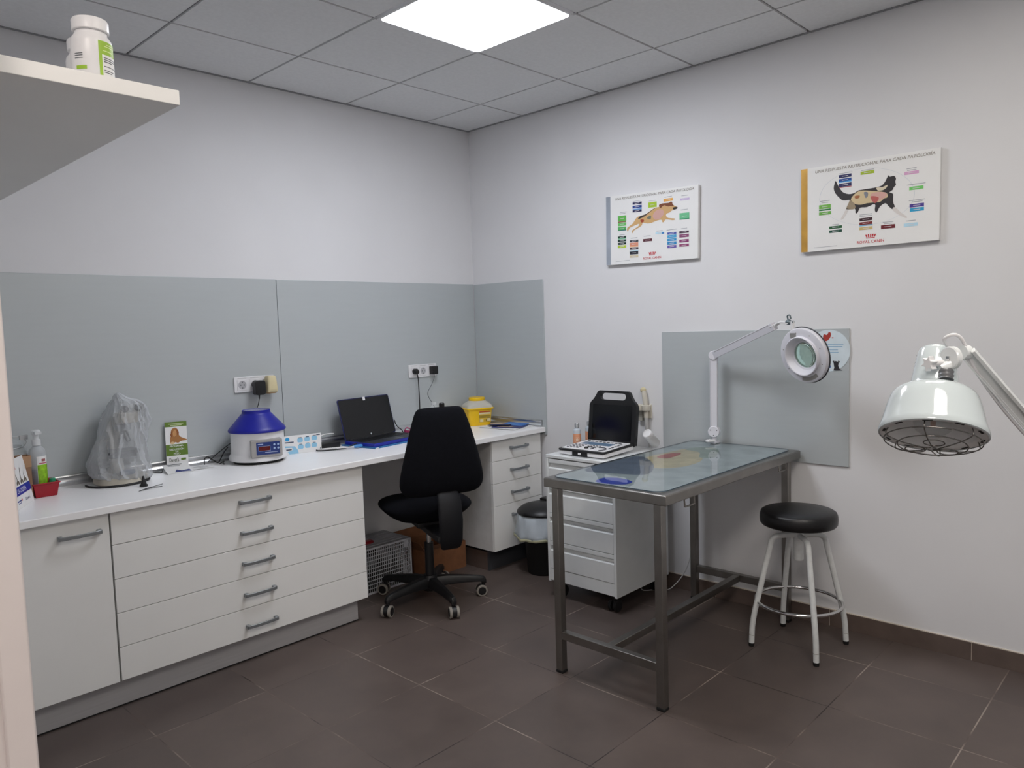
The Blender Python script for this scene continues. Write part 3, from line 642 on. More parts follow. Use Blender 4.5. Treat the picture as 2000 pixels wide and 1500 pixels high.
# bracket, knob and arm
JB = RC + ax*.160 + ri*.024 - va_*.045; jn = (-va_*.70 - ri*.70).normalized()
b = MB(); b.tube([JB-jn*.006, JB-jn*.004, JB+jn*.004, JB+jn*.006], [.0195, .0215, .0215, .0195], 36); br_ = b.build('joint_disc', WENAM, t)
b = MB(); b.box(-.0035, .0035, -.0035, .0035, -.001, .003, 0, frame(JB+jn*.0062, Vector((0, 0, 1)).cross(jn), (0, 0, 1))); b.build('bolt', CHROME, br_, smooth=0)
b = MB(); b.tube([RC+ax*.135-va_*.03+ri*.008, RC+ax*.140+ri*.012-va_*.044, JB-Vector((0, 0, .012))], .010, 12); b.build('bracket_tube', WENAM, t); b = MB(); b.tube([RC+ax*(.116+k*.004)+ri*.017-va_*.046 for k in range(6)], [.013, .011, .013, .011, .013, .011], 16); b.build('swivel_mount', mat('dull_metal', '8b8c8e', .4, metal=.8), t)
KB = RC + ax*.150 - va_*.066 - ri*.010
kz = (-va_*.75 - ri*.66).normalized(); MK = frame(KB, ri, (0, 0, 1))
b = MB(); MKN = frame(KB, (Vector((0, 0, 1)).cross(kz)), (0, 0, 1))
star = [((.0150 if k % 2 == 0 else .0082)*cos(2*pi*k/12+.3), (.0150 if k % 2 == 0 else .0082)*sin(2*pi*k/12+.3)) for k in range(12)]
b.prism([tuple(q)[:2] for q in smoothpath([(x, y, 0) for x, y in star], 4, True)], -.005, .007, 0, MKN); b.cyl(MKN @ Vector((0, 0, -.030)), MKN @ Vector((0, 0, 0)), .0065, seg=12); b.build('clamp_knob', WPLAS, t, bevel=.002, smooth=50)
AE = Vector((-1.560, -3.660, .930)); AS = JB + ri*.022 - jn*.008 + Vector((0, 0, .010))
ad = (AE-AS).normalized(); an = (Vector((-.5, -.6, 1)) - ad*Vector((-.5, -.6, 1)).dot(ad)).normalized(); ab = ad.cross(an)
b = MB(); pr = [(-.006, -.014), (.006, -.014), (.006, -.0115), (-.002, -.0105), (-.002, .004), (.006, .005), (.006, .0115), (-.006, .0115)]
sgn = 1 if (ab.dot(Vector((-.6, -.8, 0))) > 0) else -1
b.loft([[c+ab*a_*sgn+an*b_ for a_, b_ in pr] for c in (AS, AE)]); b.build('arm', WENAM, t, bevel=.0008)
b = MB(); b.tube(smoothpath([RC+ax*.165+ri*.03, JB+Vector((0, 0, .034))-ri*.012, JB+Vector((0, 0, .038))+ri*.014, AS+ad*.05-an*.012, AS+ad*.16-an*.02, AS+ad*.30-an*.019], 8), .0032, 10); b.build('cable', WPLAS, t)
b = MB(); b.tube([AS-jn*.002-ri*.012, AS-jn*.016-ri*.012], .013, 20); b.build('arm_pivot', WENAM, t)
b = MB(); b.cyl((AE.x, AE.y, .10), (AE.x, AE.y, AE.z+.02), .014); b.build('stand_pole', WENAM, t)
for k in range(5):
    a = 2*pi*k/5+.4; b = MB(); b.tube([(AE.x, AE.y, .115), (AE.x+.26*cos(a), AE.y+.26*sin(a), .07)], [.018, .012], 10); b.tube([(AE.x+.25*cos(a), AE.y+.25*sin(a)-.012, .03), (AE.x+.25*cos(a), AE.y+.25*sin(a)+.012, .03)], .03, 20); b.cyl((AE.x+.25*cos(a), AE.y+.25*sin(a), .03), (AE.x+.25*cos(a), AE.y+.25*sin(a), .08), .008)
    b.build('stand_leg', WENAM, t)

# ================================================================ pedal bin
BX, BY = -.252, -.792; MBn = Matrix.Translation((BX, BY, 0))
t = thing('waste_bin', 'black waste bin with domed lid and pale bag, between drawers and pedestal', 'bin', (BX, BY, 0))
b = MB(); b.lathe([(0, 0), (.092, 0), (.096, .006), (.118, .34), (.114, .34), (.09, .012), (0, .012)], 48, M=MBn); b.build('body', RUBBER, t, smooth=40)
b = MB(); rings = []
for z, r_ in ((.366, .128), (.36, .146), (.33, .152), (.29, .160), (.25, .166), (.222, .168)):
    rings.append([(BX+(r_+.010*noise.noise((4*cos(2*pi*k/80), 4*sin(2*pi*k/80), z*9))*(1+(.366-z)*8))*cos(2*pi*k/80), BY+(r_+.010*noise.noise((4*cos(2*pi*k/80), 4*sin(2*pi*k/80), z*9))*(1+(.366-z)*8))*sin(2*pi*k/80), z+(.010*noise.noise((2*cos(2*pi*k/80), 2*sin(2*pi*k/80), 5)) if z < .3 else 0)) for k in range(80)])
b.loft(rings, caps=False); bag = b.build('bin_bag', LINER, t, smooth=60, solid=.0008)
b = MB(); hem = [[(BX+(x-BX)*1.006, BY+(y-BY)*1.006, z+dz) for x, y, z in rings[-1]] for dz in (-.002, .014)]; b.loft(hem, caps=False); b.build('bag_hem', film_mat('hem_yellow', 'd3d2b0', .7, .35), bag, smooth=60, solid=.0006)
b = MB(); b.lathe([(0, .362), (.132, .362), (.150, .366), (.152, .374), (.147, .384), (.120, .404), (.075, .418), (0, .424)], 56, M=MBn); b.box(BX+.05, BX+.115, BY-.06, BY+.06, .398, .432); b.build('lid', BLACK, t, smooth=40)

# ================================================================ crate and box under the worktop
CX0, CX1, CY0, CY1, CZ = -1.372, -.862, -.294, -.035, .262
t = thing('pet_crate', 'grey lattice plastic crate with red latch on the floor under the worktop', 'crate', ((CX0+CX1)/2, (CY0+CY1)/2, 0))
b = MB(); x = CX0+.012
while x < CX1-.06: b.box(x-.0015, x+.0015, CY0, CY0+.004, .012, CZ-.008); x += .0132
for k in range(12): b.box(CX0, CX1, CY0-.0006, CY0+.0045, .004+k*.0227-.0017+.004, .004+k*.0227+.0017+.004)
for k in range(4): b.box(CX1-.055+k*.015, CX1-.051+k*.015, CY0-.0006, CY0+.005, .006, CZ-.005)
b.box(CX0, CX1, CY0-.003, CY0+.006, CZ-.010, CZ); b.box(CX0, CX1, CY0-.003, CY0+.006, 0, .008); b.box(CX1-.005, CX1, CY0-.003, CY0+.006, 0, CZ); b.box(CX0, CX0+.005, CY0-.003, CY0+.006, 0, CZ)
b.box(CX1-.052, CX1-.020, CY0-.001, CY0+.004, CZ-.05, CZ-.012)
b.build('front_grille', CAGE, t, smooth=0)
for xx in (CX0, CX1-.004):
    b = MB(); y = CY0+.02
    while y < CY1: b.box(xx, xx+.004, y-.0015, y+.0015, .008, CZ-.008); y += .0132
    for k in range(12): b.box(xx-.0005, xx+.0045, CY0, CY1, .004+k*.0227-.0017+.004, .004+k*.0227+.0017+.004)
    b.build('side_grille', CAGE, t, smooth=0)
b = MB(); b.box(CX0+.006, CX1-.006, CY1-.005, CY1, .006, CZ-.006); b.box(CX0+.006, CX1-.006, CY0+.006, CY1-.005, .002, .008); b.box(CX0+.02, CX1-.06, CY0+.05, CY1-.02, .01, .19); b.build('dark_inside', RUBBER, t, smooth=0)  # black back, floor and block that make the crate dark inside
b = MB(); b.box(CX0, CX1, CY0+.004, CY1, CZ-.008, CZ)
for k in range(6): b.box(CX0+.01, CX1-.01, CY0+.03+k*.042, CY0+.036+k*.042, CZ, CZ+.003)
b.build('top_panel', mat('crate_top', 'a9a9ae', .55), t, smooth=0)
b = MB(); b.loft([[(px*q*.045-1.105, py*q*.026-.200, CZ+.003+dz) for px, py in [(cos(2*pi*k/20), sin(2*pi*k/20)) for k in range(20)]] for dz, q in ((0, 1), (.008, .95), (.014, .7))]); b.build('latch', RED, t)
t = thing('cardboard_box', 'open brown cardboard box on the floor behind the chair base', 'box', (-.64, -.195, 0))
KX0, KX1, KY0, KY1, KZ = -.800, -.480, -.350, -.045, .165
b = MB()
for q in ((KX0, KX1, KY0, KY0+.004, 0, KZ), (KX0, KX1, KY1-.004, KY1, 0, KZ), (KX0, KX0+.004, KY0+.004, KY1-.004, 0, KZ), (KX1-.004, KX1, KY0+.004, KY1-.004, 0, KZ), (KX0+.004, KX1-.004, KY0+.004, KY1-.004, 0, .004)): b.box(*q)
b.build('carton', CARD, t, smooth=0)
for nm, hinge, dirv, side in (('flap', (KX0, KY1-.004, KZ), Vector((-.15, .2, 1)).normalized()*.07, Vector((KX1-KX0, 0, 0))), ('flap', (KX0+.002, KY0+.005, KZ), Vector((-.5, 0, .75)).normalized()*.075, Vector((0, KY1-KY0-.012, 0))), ('flap', (KX0+.006, KY0+.003, KZ-.001), Vector((0, .55, -.10)).normalized()*.13, Vector((KX1-KX0-.012, 0, 0)))):
    h0 = Vector(hinge); nn = dirv.cross(side).normalized()*.0015
    if nm == 'flap' and dirv.y > 0 and dirv.z > 0: dirv = Vector((0, .035, .06))
    b = MB(); b.loft([[h0+nn, h0+side+nn, h0+side-nn, h0-nn], [h0+dirv+nn, h0+dirv+side+nn, h0+dirv+side-nn, h0+dirv-nn]]); b.build(nm, CARD, t, smooth=0)

# white flex on the floor behind the pedestal
b = MB(); b.tube(smoothpath([(-.045, -1.36, .30), (-.04, -1.37, .06), (-.16, -1.43, .004), (-.10, -1.50, .004), (-.06, -1.55, .006), (-.03, -1.62, .10), (-.022, -1.66, .22), (-.014, -1.675, .36)], 10), .003, 8)
tag(b.build('flex_cord', CORDW, smooth=60), 'white flex looping from behind the pedestal up the wall under the steel table', 'cord')

# ================================================================ the two wall charts
D_DOG = [(.156, .199), (.191, .217), (.212, .24), (.229, .252), (.277, .259), (.313, .275), (.34, .286), (.366, .288), (.366, .299), (.387, .303), (.425, .301), (.435, .306), (.446, .303), (.448, .293), (.459, .282), (.477, .272), (.475, .264), (.456, .261), (.44, .257), (.428, .249), (.413, .247), (.407, .237), (.42, .222), (.458, .215), (.461, .208), (.446, .207), (.42, .214), (.401, .215), (.393, .203), (.383, .204), (.382, .214), (.37, .218), (.343, .215), (.315, .208), (.288, .208), (.26, .216), (.252, .202), (.231, .191), (.199, .179), (.194, .165), (.188, .169), (.19, .182), (.227, .198), (.236, .212), (.211, .208), (.178, .199), (.166, .19), (.161, .178), (.155, .181)]
D_SADDLE = [(.228, .24), (.245, .253), (.277, .258), (.313, .273), (.333, .282), (.342, .284), (.313, .27), (.277, .251), (.244, .24)]
D_HEAD = [(.366, .288), (.366, .299), (.387, .303), (.425, .301), (.435, .306), (.446, .303), (.448, .293), (.457, .279), (.44, .283), (.421, .282), (.395, .292), (.375, .28)]
D_MUZ = [(.449, .269), (.46, .274), (.477, .272), (.475, .264), (.456, .261)]
D_PINK = [(.344, .269), (.383, .272), (.394, .248), (.37, .225), (.339, .222), (.324, .244)]
D_RED = [(.244, .233), (.264, .232), (.266, .221), (.25, .217)]
D_GUT = [(.288, .241), (.312, .248), (.31, .229), (.292, .232)]
K_CAT = [(.169, .313), (.179, .294), (.19, .274), (.203, .257), (.227, .246), (.25, .247), (.27, .256), (.293, .257), (.335, .258), (.364, .262), (.379, .275), (.387, .29), (.395, .303), (.4, .296), (.417, .297), (.425, .284), (.422, .271), (.425, .258), (.417, .249), (.411, .237), (.399, .229), (.414, .22), (.414, .187), (.422, .163), (.412, .155), (.396, .17), (.383, .185), (.361, .174), (.347, .15), (.339, .161), (.339, .187), (.306, .178), (.277, .179), (.267, .16), (.257, .157), (.254, .178), (.227, .178), (.217, .183), (.227, .206), (.235, .219), (.203, .221), (.186, .235), (.168, .258), (.161, .28), (.164, .3)]
K_CUT = [(.237, .221), (.254, .243), (.277, .253), (.319, .247), (.383, .231), (.391, .21), (.377, .206), (.361, .194), (.339, .194), (.306, .195), (.28, .192), (.254, .199)]
K_PK = [(.326, .236), (.38, .232), (.386, .214), (.355, .199), (.339, .194), (.322, .206)]
K_RD = [(.324, .223), (.354, .215), (.351, .199), (.339, .191), (.326, .206)]
K_GR = [(.293, .244), (.309, .242), (.309, .225), (.3, .219)]
K_BR = [(.254, .233), (.275, .233), (.27, .222), (.257, .222)]
K_H1 = [(.217, .183), (.227, .178), (.22, .165), (.204, .14), (.193, .136), (.195, .144), (.207, .164)]
K_H2 = [(.412, .155), (.422, .163), (.446, .137), (.47, .116), (.463, .112), (.43, .134)]
K_BL = [(.235, .219), (.254, .195), (.254, .178), (.227, .178), (.217, .183), (.227, .206)]
K_SC = [(.345, .257), (.37, .256), (.392, .263), (.38, .245), (.354, .242)]
K_RING = [(.5, .211), (.498, .196), (.494, .181), (.486, .166), (.475, .153), (.462, .141), (.445, .13), (.427, .12), (.406, .112), (.383, .106), (.358, .102), (.333, .101), (.307, .101), (.28, .103), (.254, .107), (.228, .114), (.204, .123), (.181, .133), (.16, .145), (.141, .159), (.125, .174), (.113, .19), (.104, .206), (.098, .223), (.096, .24), (.098, .257), (.104, .273), (.113, .289), (.125, .303), (.141, .315), (.159, .326), (.18, .335), (.203, .342), (.228, .347), (.253, .35), (.279, .351), (.306, .349), (.332, .346), (.357, .34), (.381, .332), (.404, .323), (.425, .313), (.444, .3), (.46, .287), (.474, .273), (.485, .258), (.493, .243), (.498, .227)]
B_DOG = [(.224, .326, .06, .012, '1c2150'), (.2235, .3065, .061, .015, '1a3f8c'), (.2235, .2935, .061, .005, '5aa0dc'), (.223, .284, .06, .012, '1c1a4a'), (.323, .3045, .054, .029, 'a9c93a'), (.4215, .3175, .057, .015, 'e6a94a'), (.522, .3075, .056, .011, 'c9b6da'), (.5185, .22, .059, .034, '6cc08e'), (.5185, .2055, .059, .005, '2c8a60'), (.1215, .2545, .057, .031, '63b854'), (.121, .2355, .056, .005, '8a5a30'), (.121, .222, .056, .018, '6fc468'), (.12, .1985, .056, .019, '58b060'), (.12, .189, .056, .004, '2a6a70'), (.119, .1505, .056, .011, '173f2c'), (.119, .142, .056, .006, '7fbf9a'), (.1185, .1315, .057, .011, '143a34'), (.118, .115, .056, .012, '10302a'), (.1175, .098, .057, .014, 'b5cf3a'), (.1995, .1215, .057, .011, '3c3f48'), (.1985, .1035, .057, .019, 'dd9478'), (.1985, .0915, .057, .005, 'f0b890'), (.1985, .08, .057, .012, '4a3f44'), (.198, .0675, .058, .005, 'a8d0e0'), (.1975, .056, .057, .016, '282c38'), (.1975, .0375, .057, .013, 'd8cbaa'), (.288, .118, .058, .014, '5a2430'), (.365, .1485, .05, .011, 'bfe0ee'), (.386, .145, .016, .008, '3a80c0'), (.441, .1385, .056, .011, '4a5cae'), (.441, .1225, .056, .015, '48a4d4'), (.4405, .1045, .057, .013, '2c94cc'), (.4405, .0865, .057, .015, '2a88c0'), (.44, .068, .056, .014, '6a58a8'), (.5155, .1375, .057, .011, '3a1e38'), (.5155, .118, .057, .016, '8a4a72'), (.5145, .0915, .057, .015, '8a3a6e'), (.5145, .0685, .057, .013, '92406e')]
B_CAT = [(.2115, .329, .055, .014, '22245c'), (.2115, .311, .055, .014, '1f4a9a'), (.2115, .3035, .055, .005, '4aa0e0'), (.2115, .2895, .055, .015, '24225a'), (.2115, .2795, .055, .003, 'b03040'), (.307, .329, .058, .014, 'a5bd2c'), (.4865, .2995, .057, .013, 'd8a6cc'), (.5055, .233, .055, .014, '74cc6a'), (.508, .16, .056, .014, '4a3a94'), (.5085, .1425, .055, .015, '30a0cc'), (.121, .204, .054, .018, '74b84a'), (.121, .1895, .054, .007, '2a7a3c'), (.1215, .174, .055, .014, '6cb048'), (.1695, .105, .057, .012, '1d5a30'), (.1695, .087, .057, .012, '134a3a'), (.3015, .1255, .055, .013, '3a1a22'), (.3015, .108, .055, .012, '7a2424'), (.302, .099, .056, .004, '6ab0d0'), (.302, .086, .056, .012, 'd0b878'), (.394, .083, .058, .016, '6a1420'), (.485, .081, .054, .014, 'b8dcee')]
C_DOG = [(.131, .2875, .046, .005), (.1265, .281, .037, .004), (.222, .338, .052, .002), (.3235, .326, .047, .002), (.422, .334, .046, .004), (.522, .3265, .04, .005), (.5175, .254, .041, .004), (.1195, .164, .037, .004), (.1995, .1385, .045, .005), (.286, .14, .044, .004), (.365, .1595, .038, .005), (.441, .158, .064, .004), (.516, .1565, .036, .005), (.12, .018, .096, .002)]
C_CAT = [(.213, .342, .06, .002), (.3085, .3405, .055, .003), (.4865, .318, .039, .004), (.487, .3105, .036, .003), (.505, .2495, .072, .003), (.5085, .1825, .063, .003), (.509, .1755, .042, .003), (.1205, .23, .045, .004), (.1205, .2225, .031, .003), (.1695, .117, .031, .004), (.3015, .147, .053, .004), (.3015, .14, .055, .004), (.394, .1025, .044, .003), (.3935, .0965, .035, .003), (.4855, .098, .037, .004), (.124, .021, .106, .002)]
def rects(name, items, m, parent, M, z=.0008, local=False):
    b = MB()
    for cx, cy, w_, h_ in items: b.rect(cx, cy, w_, h_, z, 0, M)
    return b.build(name, m, parent, local=local, smooth=0)
def poly(name, pts, m, parent, M, z=.0008, sm=0, local=False):
    b = MB(); q = [tuple(v)[:2] for v in smoothpath([(x, y, 0) for x, y in pts], sm, True)] if sm else pts
    b.flat(q, z, 0, M); return b.build(name, m, parent, local=local, smooth=0)
def chart(label, yl, z0, corners, strip, strip_m, blks, caps, ty, tilt, logo):
    t = thing('wall_chart', label, 'poster', (-.012, -yl-.3, z0))
    M = frame((-.0225, -yl, z0), (0, -1, 0), (0, 0, 1))
    b = MB(); b.prism(corners, -.0200, 0, 0, M); bd = b.build('board', mat('chart_white', 'e9e9e8', .45, var=.01), t, smooth=0)
    poly('side_strip', strip, strip_m, bd, M, .0004)
    for q_, (cx, cy, w_, h_, c) in enumerate(blks):
        b = MB(); b.flat([(cx-w_/2, cy-h_/2+w_*tilt/2), (cx+w_/2, cy-h_/2-w_*tilt/2), (cx+w_/2, cy+h_/2-w_*tilt/2), (cx-w_/2, cy+h_/2+w_*tilt/2)], .0005+.00002*q_, 0, M); b.build('colour_block', ink(c), t, smooth=0)
    b = MB()
    for cx, cy, w_, h_, c in blks:
        if h_ > .009 and w_ > .04: b.rect(cx, cy, w_*.5, .0022, .0016, 0, M)
    b.build('block_lettering', ink('d8d4d6'), t, smooth=0)
    rects('caption_lines', [(a, c, w_, min(h_, .003)) for a, c, w_, h_ in caps], ink('a9abb0'), t, M, .0006)
    MT = M @ Matrix.Translation((ty[0], ty[1], 0)) @ Matrix.Rotation(-tilt, 4, 'Z')
    text('title', 'UNA RESPUESTA NUTRICIONAL PARA CADA PATOLOGÍA', .5, .0165, ink('8b857c'), t, MT, shear=.15)
    lg, cv_ = logo
    text('brand_name', 'ROYAL CANIN', .114, .0125, ink('c22a35'), t, M, lg[0], lg[1])
    b = MB(); cx, cy = cv_
    for k in (-2, -1, 0, 1, 2):
        b.flat([(cx+k*.0078-.0028, cy-.005), (cx+k*.0078+.0022, cy-.005), (cx+k*.0100+.0036, cy+.009-abs(k)*.001), (cx+k*.0100-.0026, cy+.009-abs(k)*.001)], .0008, 0, M)
    b.flat([(cx-.019, cy-.0095), (cx+.017, cy-.0095), (cx+.018, cy-.0065), (cx-.020, cy-.0065)], .0008, 0, M)
    b.build('crown_emblem', ink('c22a35'), t, smooth=0)
    return t, M
t, M = chart('smaller wall chart with a leaping dog, left of the two', 1.13, 1.81, [(.006, .001), (.594, -.006), (.602, .371), (.012, .388)], [(.007, .002), (.038, .0015), (.044, .386), (.013, .387)],
             mat('strip_silver', 'a9b1bd', .35, metal=.4, var=.15, scale=6), B_DOG, C_DOG, (.328, .362), .022, ((.315, .019), (.316, .043)))
poly('dog_picture', D_DOG, ink('cfa873'), t, M, .0008, 2)
for n_, q, c in (('dog_saddle', D_SADDLE, '3a3836'), ('dog_head', D_HEAD, '7a4526'), ('dog_muzzle', D_MUZ, '1d1a1a'), ('dog_organs', D_PINK, 'cfa49a'), ('dog_red_organ', D_RED, 'a2472f'), ('dog_gut', D_GUT, '77796a')): poly(n_, q, ink(c), t, M, .0011, 3)
t, M = chart('larger wall chart with a walking black and white cat, right of the two', 2.26, 1.78, [(.010, .004), (.595, .006), (.597, .386), (.010, .389)], [(.011, .005), (.041, .005), (.041, .388), (.011, .388)],
             mat('strip_gold', 'c79a45', .35, metal=.3, var=.25, scale=7), B_CAT, C_CAT, (.327, .3685), 0, ((.321, .026), (.322, .050)))
b = MB(); n_ = len(K_RING)
for k in range(n_):
    p_, q_ = K_RING[k], K_RING[(k+1) % n_]; c_ = (.30, .211); f_ = .992
    b.flat([p_, q_, (c_[0]+(q_[0]-c_[0])*f_, c_[1]+(q_[1]-c_[1])*f_), (c_[0]+(p_[0]-c_[0])*f_, c_[1]+(p_[1]-c_[1])*f_)], .0004, 0, M)
b.build('ring_line', ink('cdd3da'), t, smooth=0)
poly('cat_picture', K_CAT, ink('2e2a2c'), t, M, .0008, 3)
for n_, q, c in (('cat_hind_paw', K_H1, 'd9d4d0'), ('cat_front_paw', K_H2, 'd9d4d0'), ('cat_thigh', K_BL, '9a8a72'), ('cat_cutaway', K_CUT, 'd3bf97'), ('cat_shoulder', K_SC, 'd8cdb4')): poly(n_, q, ink(c), t, M, .0011, 3)
for z_, (n_, q, c) in enumerate((('cat_lung', K_PK, 'd2a59c'), ('cat_liver', K_RD, 'b9605a'), ('cat_gut', K_GR, '7f838c'), ('cat_kidney', K_BR, 'a5683f'))): poly(n_, q, ink(c), t, M, .0014+.0002*z_, 3)

# ================================================================ wall sockets, plugs and chargers
def socket_strip(x0, z0, label, used):
    t = thing('socket_strip', label, 'socket', (x0+.113, -.012, z0+.04))
    Mx = frame((x0, -.0085, z0), (1, 0, 0), (0, 0, 1))
    b = MB(); b.prism(rrect(.2265, .081, .005, 3, .113, .0405), 0, .009, 0, Mx); b.build('plate', WPLAS, t, bevel=.0015)
    for k in range(3):
        cx = .042+.071*k
        b = MB(); b.prism(rrect(.056, .056, .004, 3, cx, .039), .009, .0115, 0, Mx); b.rect(cx, .0735, .05, .0012, .0092, 1, Mx)
        mo = b.build('socket_module', [WPLAS, GPLAS], t, bevel=.0008)
        if k in used: continue
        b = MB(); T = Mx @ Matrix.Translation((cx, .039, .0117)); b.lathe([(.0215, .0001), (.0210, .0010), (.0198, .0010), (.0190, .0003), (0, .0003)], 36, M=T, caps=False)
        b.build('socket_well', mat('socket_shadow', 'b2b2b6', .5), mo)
        b = MB()
        for dx in (-.0095, .0095): b.lathe([(0, .0003), (.003, .0003), (.003, .0008), (0, .0008)], 12, M=T @ Matrix.Translation((dx, 0, 0)))
        b.box(-.003, .003, -.017, -.013, .0003, .0009, 0, T); b.box(-.003, .003, .013, .017, .0003, .0009, 0, T); b.build('contact', DGREY, mo, smooth=0)
socket_strip(-1.752, 1.178, 'white triple wall socket above the blue and white centrifuge', (1, 2))
socket_strip(-.602, 1.174, 'white triple wall socket between the laptop and the corner', (0, 2))
t = thing('power_adapter', 'chunky black power adapter plugged into the socket above the centrifuge', 'charger', (-1.640, -.04, 1.217))
b = MB(); b.cyl((-1.639, -.0205, 1.217), (-1.639, -.042, 1.213), .021, .019, 28); b.build('plug_neck', BLACK, t)
b = MB(); b.prism(rrect(.058, .076, .014, 5, -1.638, 1.199), .040, .078, 0, Matrix(((1, 0, 0, 0), (0, 0, -1, 0), (0, 1, 0, 0), (0, 0, 0, 1)))); b.build('body', BLACK, t, bevel=.004, bseg=3)
b = MB(); b.cyl((-1.640, -.060, 1.162), (-1.641, -.060, 1.140), .005, .003, 12); b.tube(smoothpath([(-1.641, -.060, 1.142), (-1.648, -.058, 1.11), (-1.655, -.045, 1.08), (-1.66, -.034, 1.04), (-1.70, -.031, .98), (-1.84, -.031, .90), (-1.93, -.045, .846)], 8), .0022, 8); b.build('cord', CORDB, t, smooth=60)
t = thing('plug_in_diffuser', 'cream rounded plug-in device in the right of the socket above the centrifuge', 'plug', (-1.566, -.04, 1.214))
b = MB(); b.loft([srect(w_, d_, 36, 4, -1.567, -.0205-.030, z) for z, w_, d_ in ((1.169, .026, .022), (1.172, .031, .028), (1.19, .031, .0295), (1.225, .028, .027), (1.250, .0245, .024), (1.258, .020, .019))]); b.build('body', BEIGE, t, smooth=60)
b = MB(); b.cyl((-1.567, -.0203, 1.214), (-1.567, -.0245, 1.214), .02, seg=28); b.build('plug_face', BEIGE, t)
b = MB(); b.loft([srect(w_, d_, 36, 4, -1.567, -.0505, z) for z, w_, d_ in ((1.164, .024, .020), (1.1695, .0265, .0225))]); b.build('refill', mat('amber', 'b08a50', .3), t)
t = thing('power_plug', 'round black plug in the left of the socket near the corner', 'plug', (-.560, -.03, 1.213))
b = MB(); b.tube([(-.560, -.0205, 1.213), (-.560, -.040, 1.213), (-.560, -.052, 1.207)], [.0185, .0185, .013], 28); b.build('body', BLACK, t)
b = MB(); b.tube(smoothpath([(-.560, -.045, 1.203), (-.559, -.050, 1.18), (-.556, -.050, 1.15), (-.555, -.052, 1.05), (-.560, -.055, .95), (-.59, -.07, .87), (-.64, -.10, .843), (-.70, -.135, .845), (-.758, -.142, .856)], 8), .0034, 8); b.build('cord', CORDB, t, smooth=60)
t = thing('power_adapter', 'small black square charger in the right of the socket near the corner', 'charger', (-.418, -.03, 1.213))
b = MB(); b.box(-.440, -.396, -.062, -.0205, 1.188, 1.240); b.build('body', BLACK, t, bevel=.005, bseg=3)
b = MB(); b.tube(smoothpath([(-.420, -.045, 1.189), (-.424, -.047, 1.16), (-.45, -.05, 1.12), (-.487, -.055, 1.075), (-.482, -.06, 1.04), (-.455, -.07, .99), (-.44, -.09, .92), (-.45, -.12, .843)], 8), .0018, 8); b.build('cord', mat('cord_grey', '54595c', .5), t, smooth=60)

# ================================================================ things on the long worktop, from the left
t = thing('storage_jar', 'clear storage jar with clamp lid in the left corner of the worktop', 'jar', (-2.785, -.092, TZ)); MJ = Matrix.Translation((-2.785, -.092, TZ))
b = MB(); b.lathe([(0, .0004), (.064, .0004), (.070, .006), (.070, .175), (.066, .195), (.052, .206), (.050, .214), (.048, .214), (.050, .204), (.063, .193), (.067, .175), (.067, .008), (0, .006)], 48, M=MJ); b.build('body', JARG, t, smooth=40)
b = MB(); b.lathe([(0, .2145), (.054, .2145), (.056, .219), (.050, .228), (.030, .238), (0, .241)], 40, M=MJ); b.build('lid', JARG, t, smooth=40)
b = MB(); b.tube([MJ @ Vector((.0535*cos(2*pi*k/40), .0535*sin(2*pi*k/40), .207)) for k in range(40)], .0018, 8, closed=True); b.tube(smoothpath([MJ @ Vector(q) for q in ((.0535, -.01, .207), (.066, -.008, .225), (.045, -.006, .245), (.01, -.004, .250), (-.03, 0, .243), (-.056, 0, .215))], 6), .0018, 8)
b.box(-2.745, -2.715, -.109, -.097, TZ+.236, TZ+.254); b.build('clamp', ALU, t, smooth=50)
t = thing('paper_bag', 'brown kraft paper bag standing behind the leaflet and red basket', 'bag', (-2.775, -.195, TZ))
b = MB(); bx0, bx1, by0, by1 = -2.808, -2.738, -.222, -.172
b.loft([[(bx0, by0, TZ+z), (bx1, by0, TZ+z), (bx1, by1, TZ+z), (bx0, by1, TZ+z)] if ins == 0 else [(bx0+ins, by0+ins, TZ+z), (bx1-ins, by0+ins, TZ+z), (bx1-ins, by1-ins, TZ+z), (bx0+ins, by1-ins, TZ+z)] for z, ins in ((.0005, 0), (.182, 0), (.182, .003), (.004, .003))])
b.build('body', KRAFT, t, bevel=.001)
b = MB(); b.box(bx0-.001, bx1+.001, by0-.0015, by0-.0003, TZ+.135, TZ+.181); b.build('folded_cuff', mat('kraft_light', 'a58264', .8, var=.08), t, smooth=0)
# leaning leaflet: the hip
e1 = Vector((-.49, -.87, 0)).normalized(); nrm = Vector((-.87, .49, 0)).normalized(); up = (Vector((0, 0, 1)) + nrm*.17).normalized()
O = Vector((-2.740, -.236, TZ+.0008))
Ml = frame(O + e1*.215, -e1, up)                    # origin at the lower left, seen from the room
t = thing('hip_leaflet', 'white leaflet with cutlery drawing and blue LA CADERA band, leaning at far left', 'leaflet', tuple(O + e1*.1))
b = MB(); b.prism([(0, 0), (.215, 0), (.215, .190), (0, .190)], -.0016, 0, 0, Ml); cd = b.build('card', PAPER, t, smooth=0)
poly('blue_band', [(0, .048), (.215, .048), (.215, .082), (0, .082)], ink('1f2f9a'), t, Ml, .0005)
text('band_lettering', 'LA CADERA', .10, .018, ink('d8dcf0'), t, Ml, .110, .065, .001)
text('small_brand', 'Devet\'s', .05, .012, ink('5a6484'), t, Ml, .150, .024, .001)
rects('brand_bar', [(.055, .028, .045, .005), (.055, .020, .035, .003)], ink('3a4a8a'), t, Ml, .0006); rects('red_square', [(.090, .160, .024, .022)], ink('c8685a'), t, Ml, .0006); rects('red_mark', [(.082, .029, .010, .008)], ink('c23a3a'), t, Ml, .0008)
b = MB()
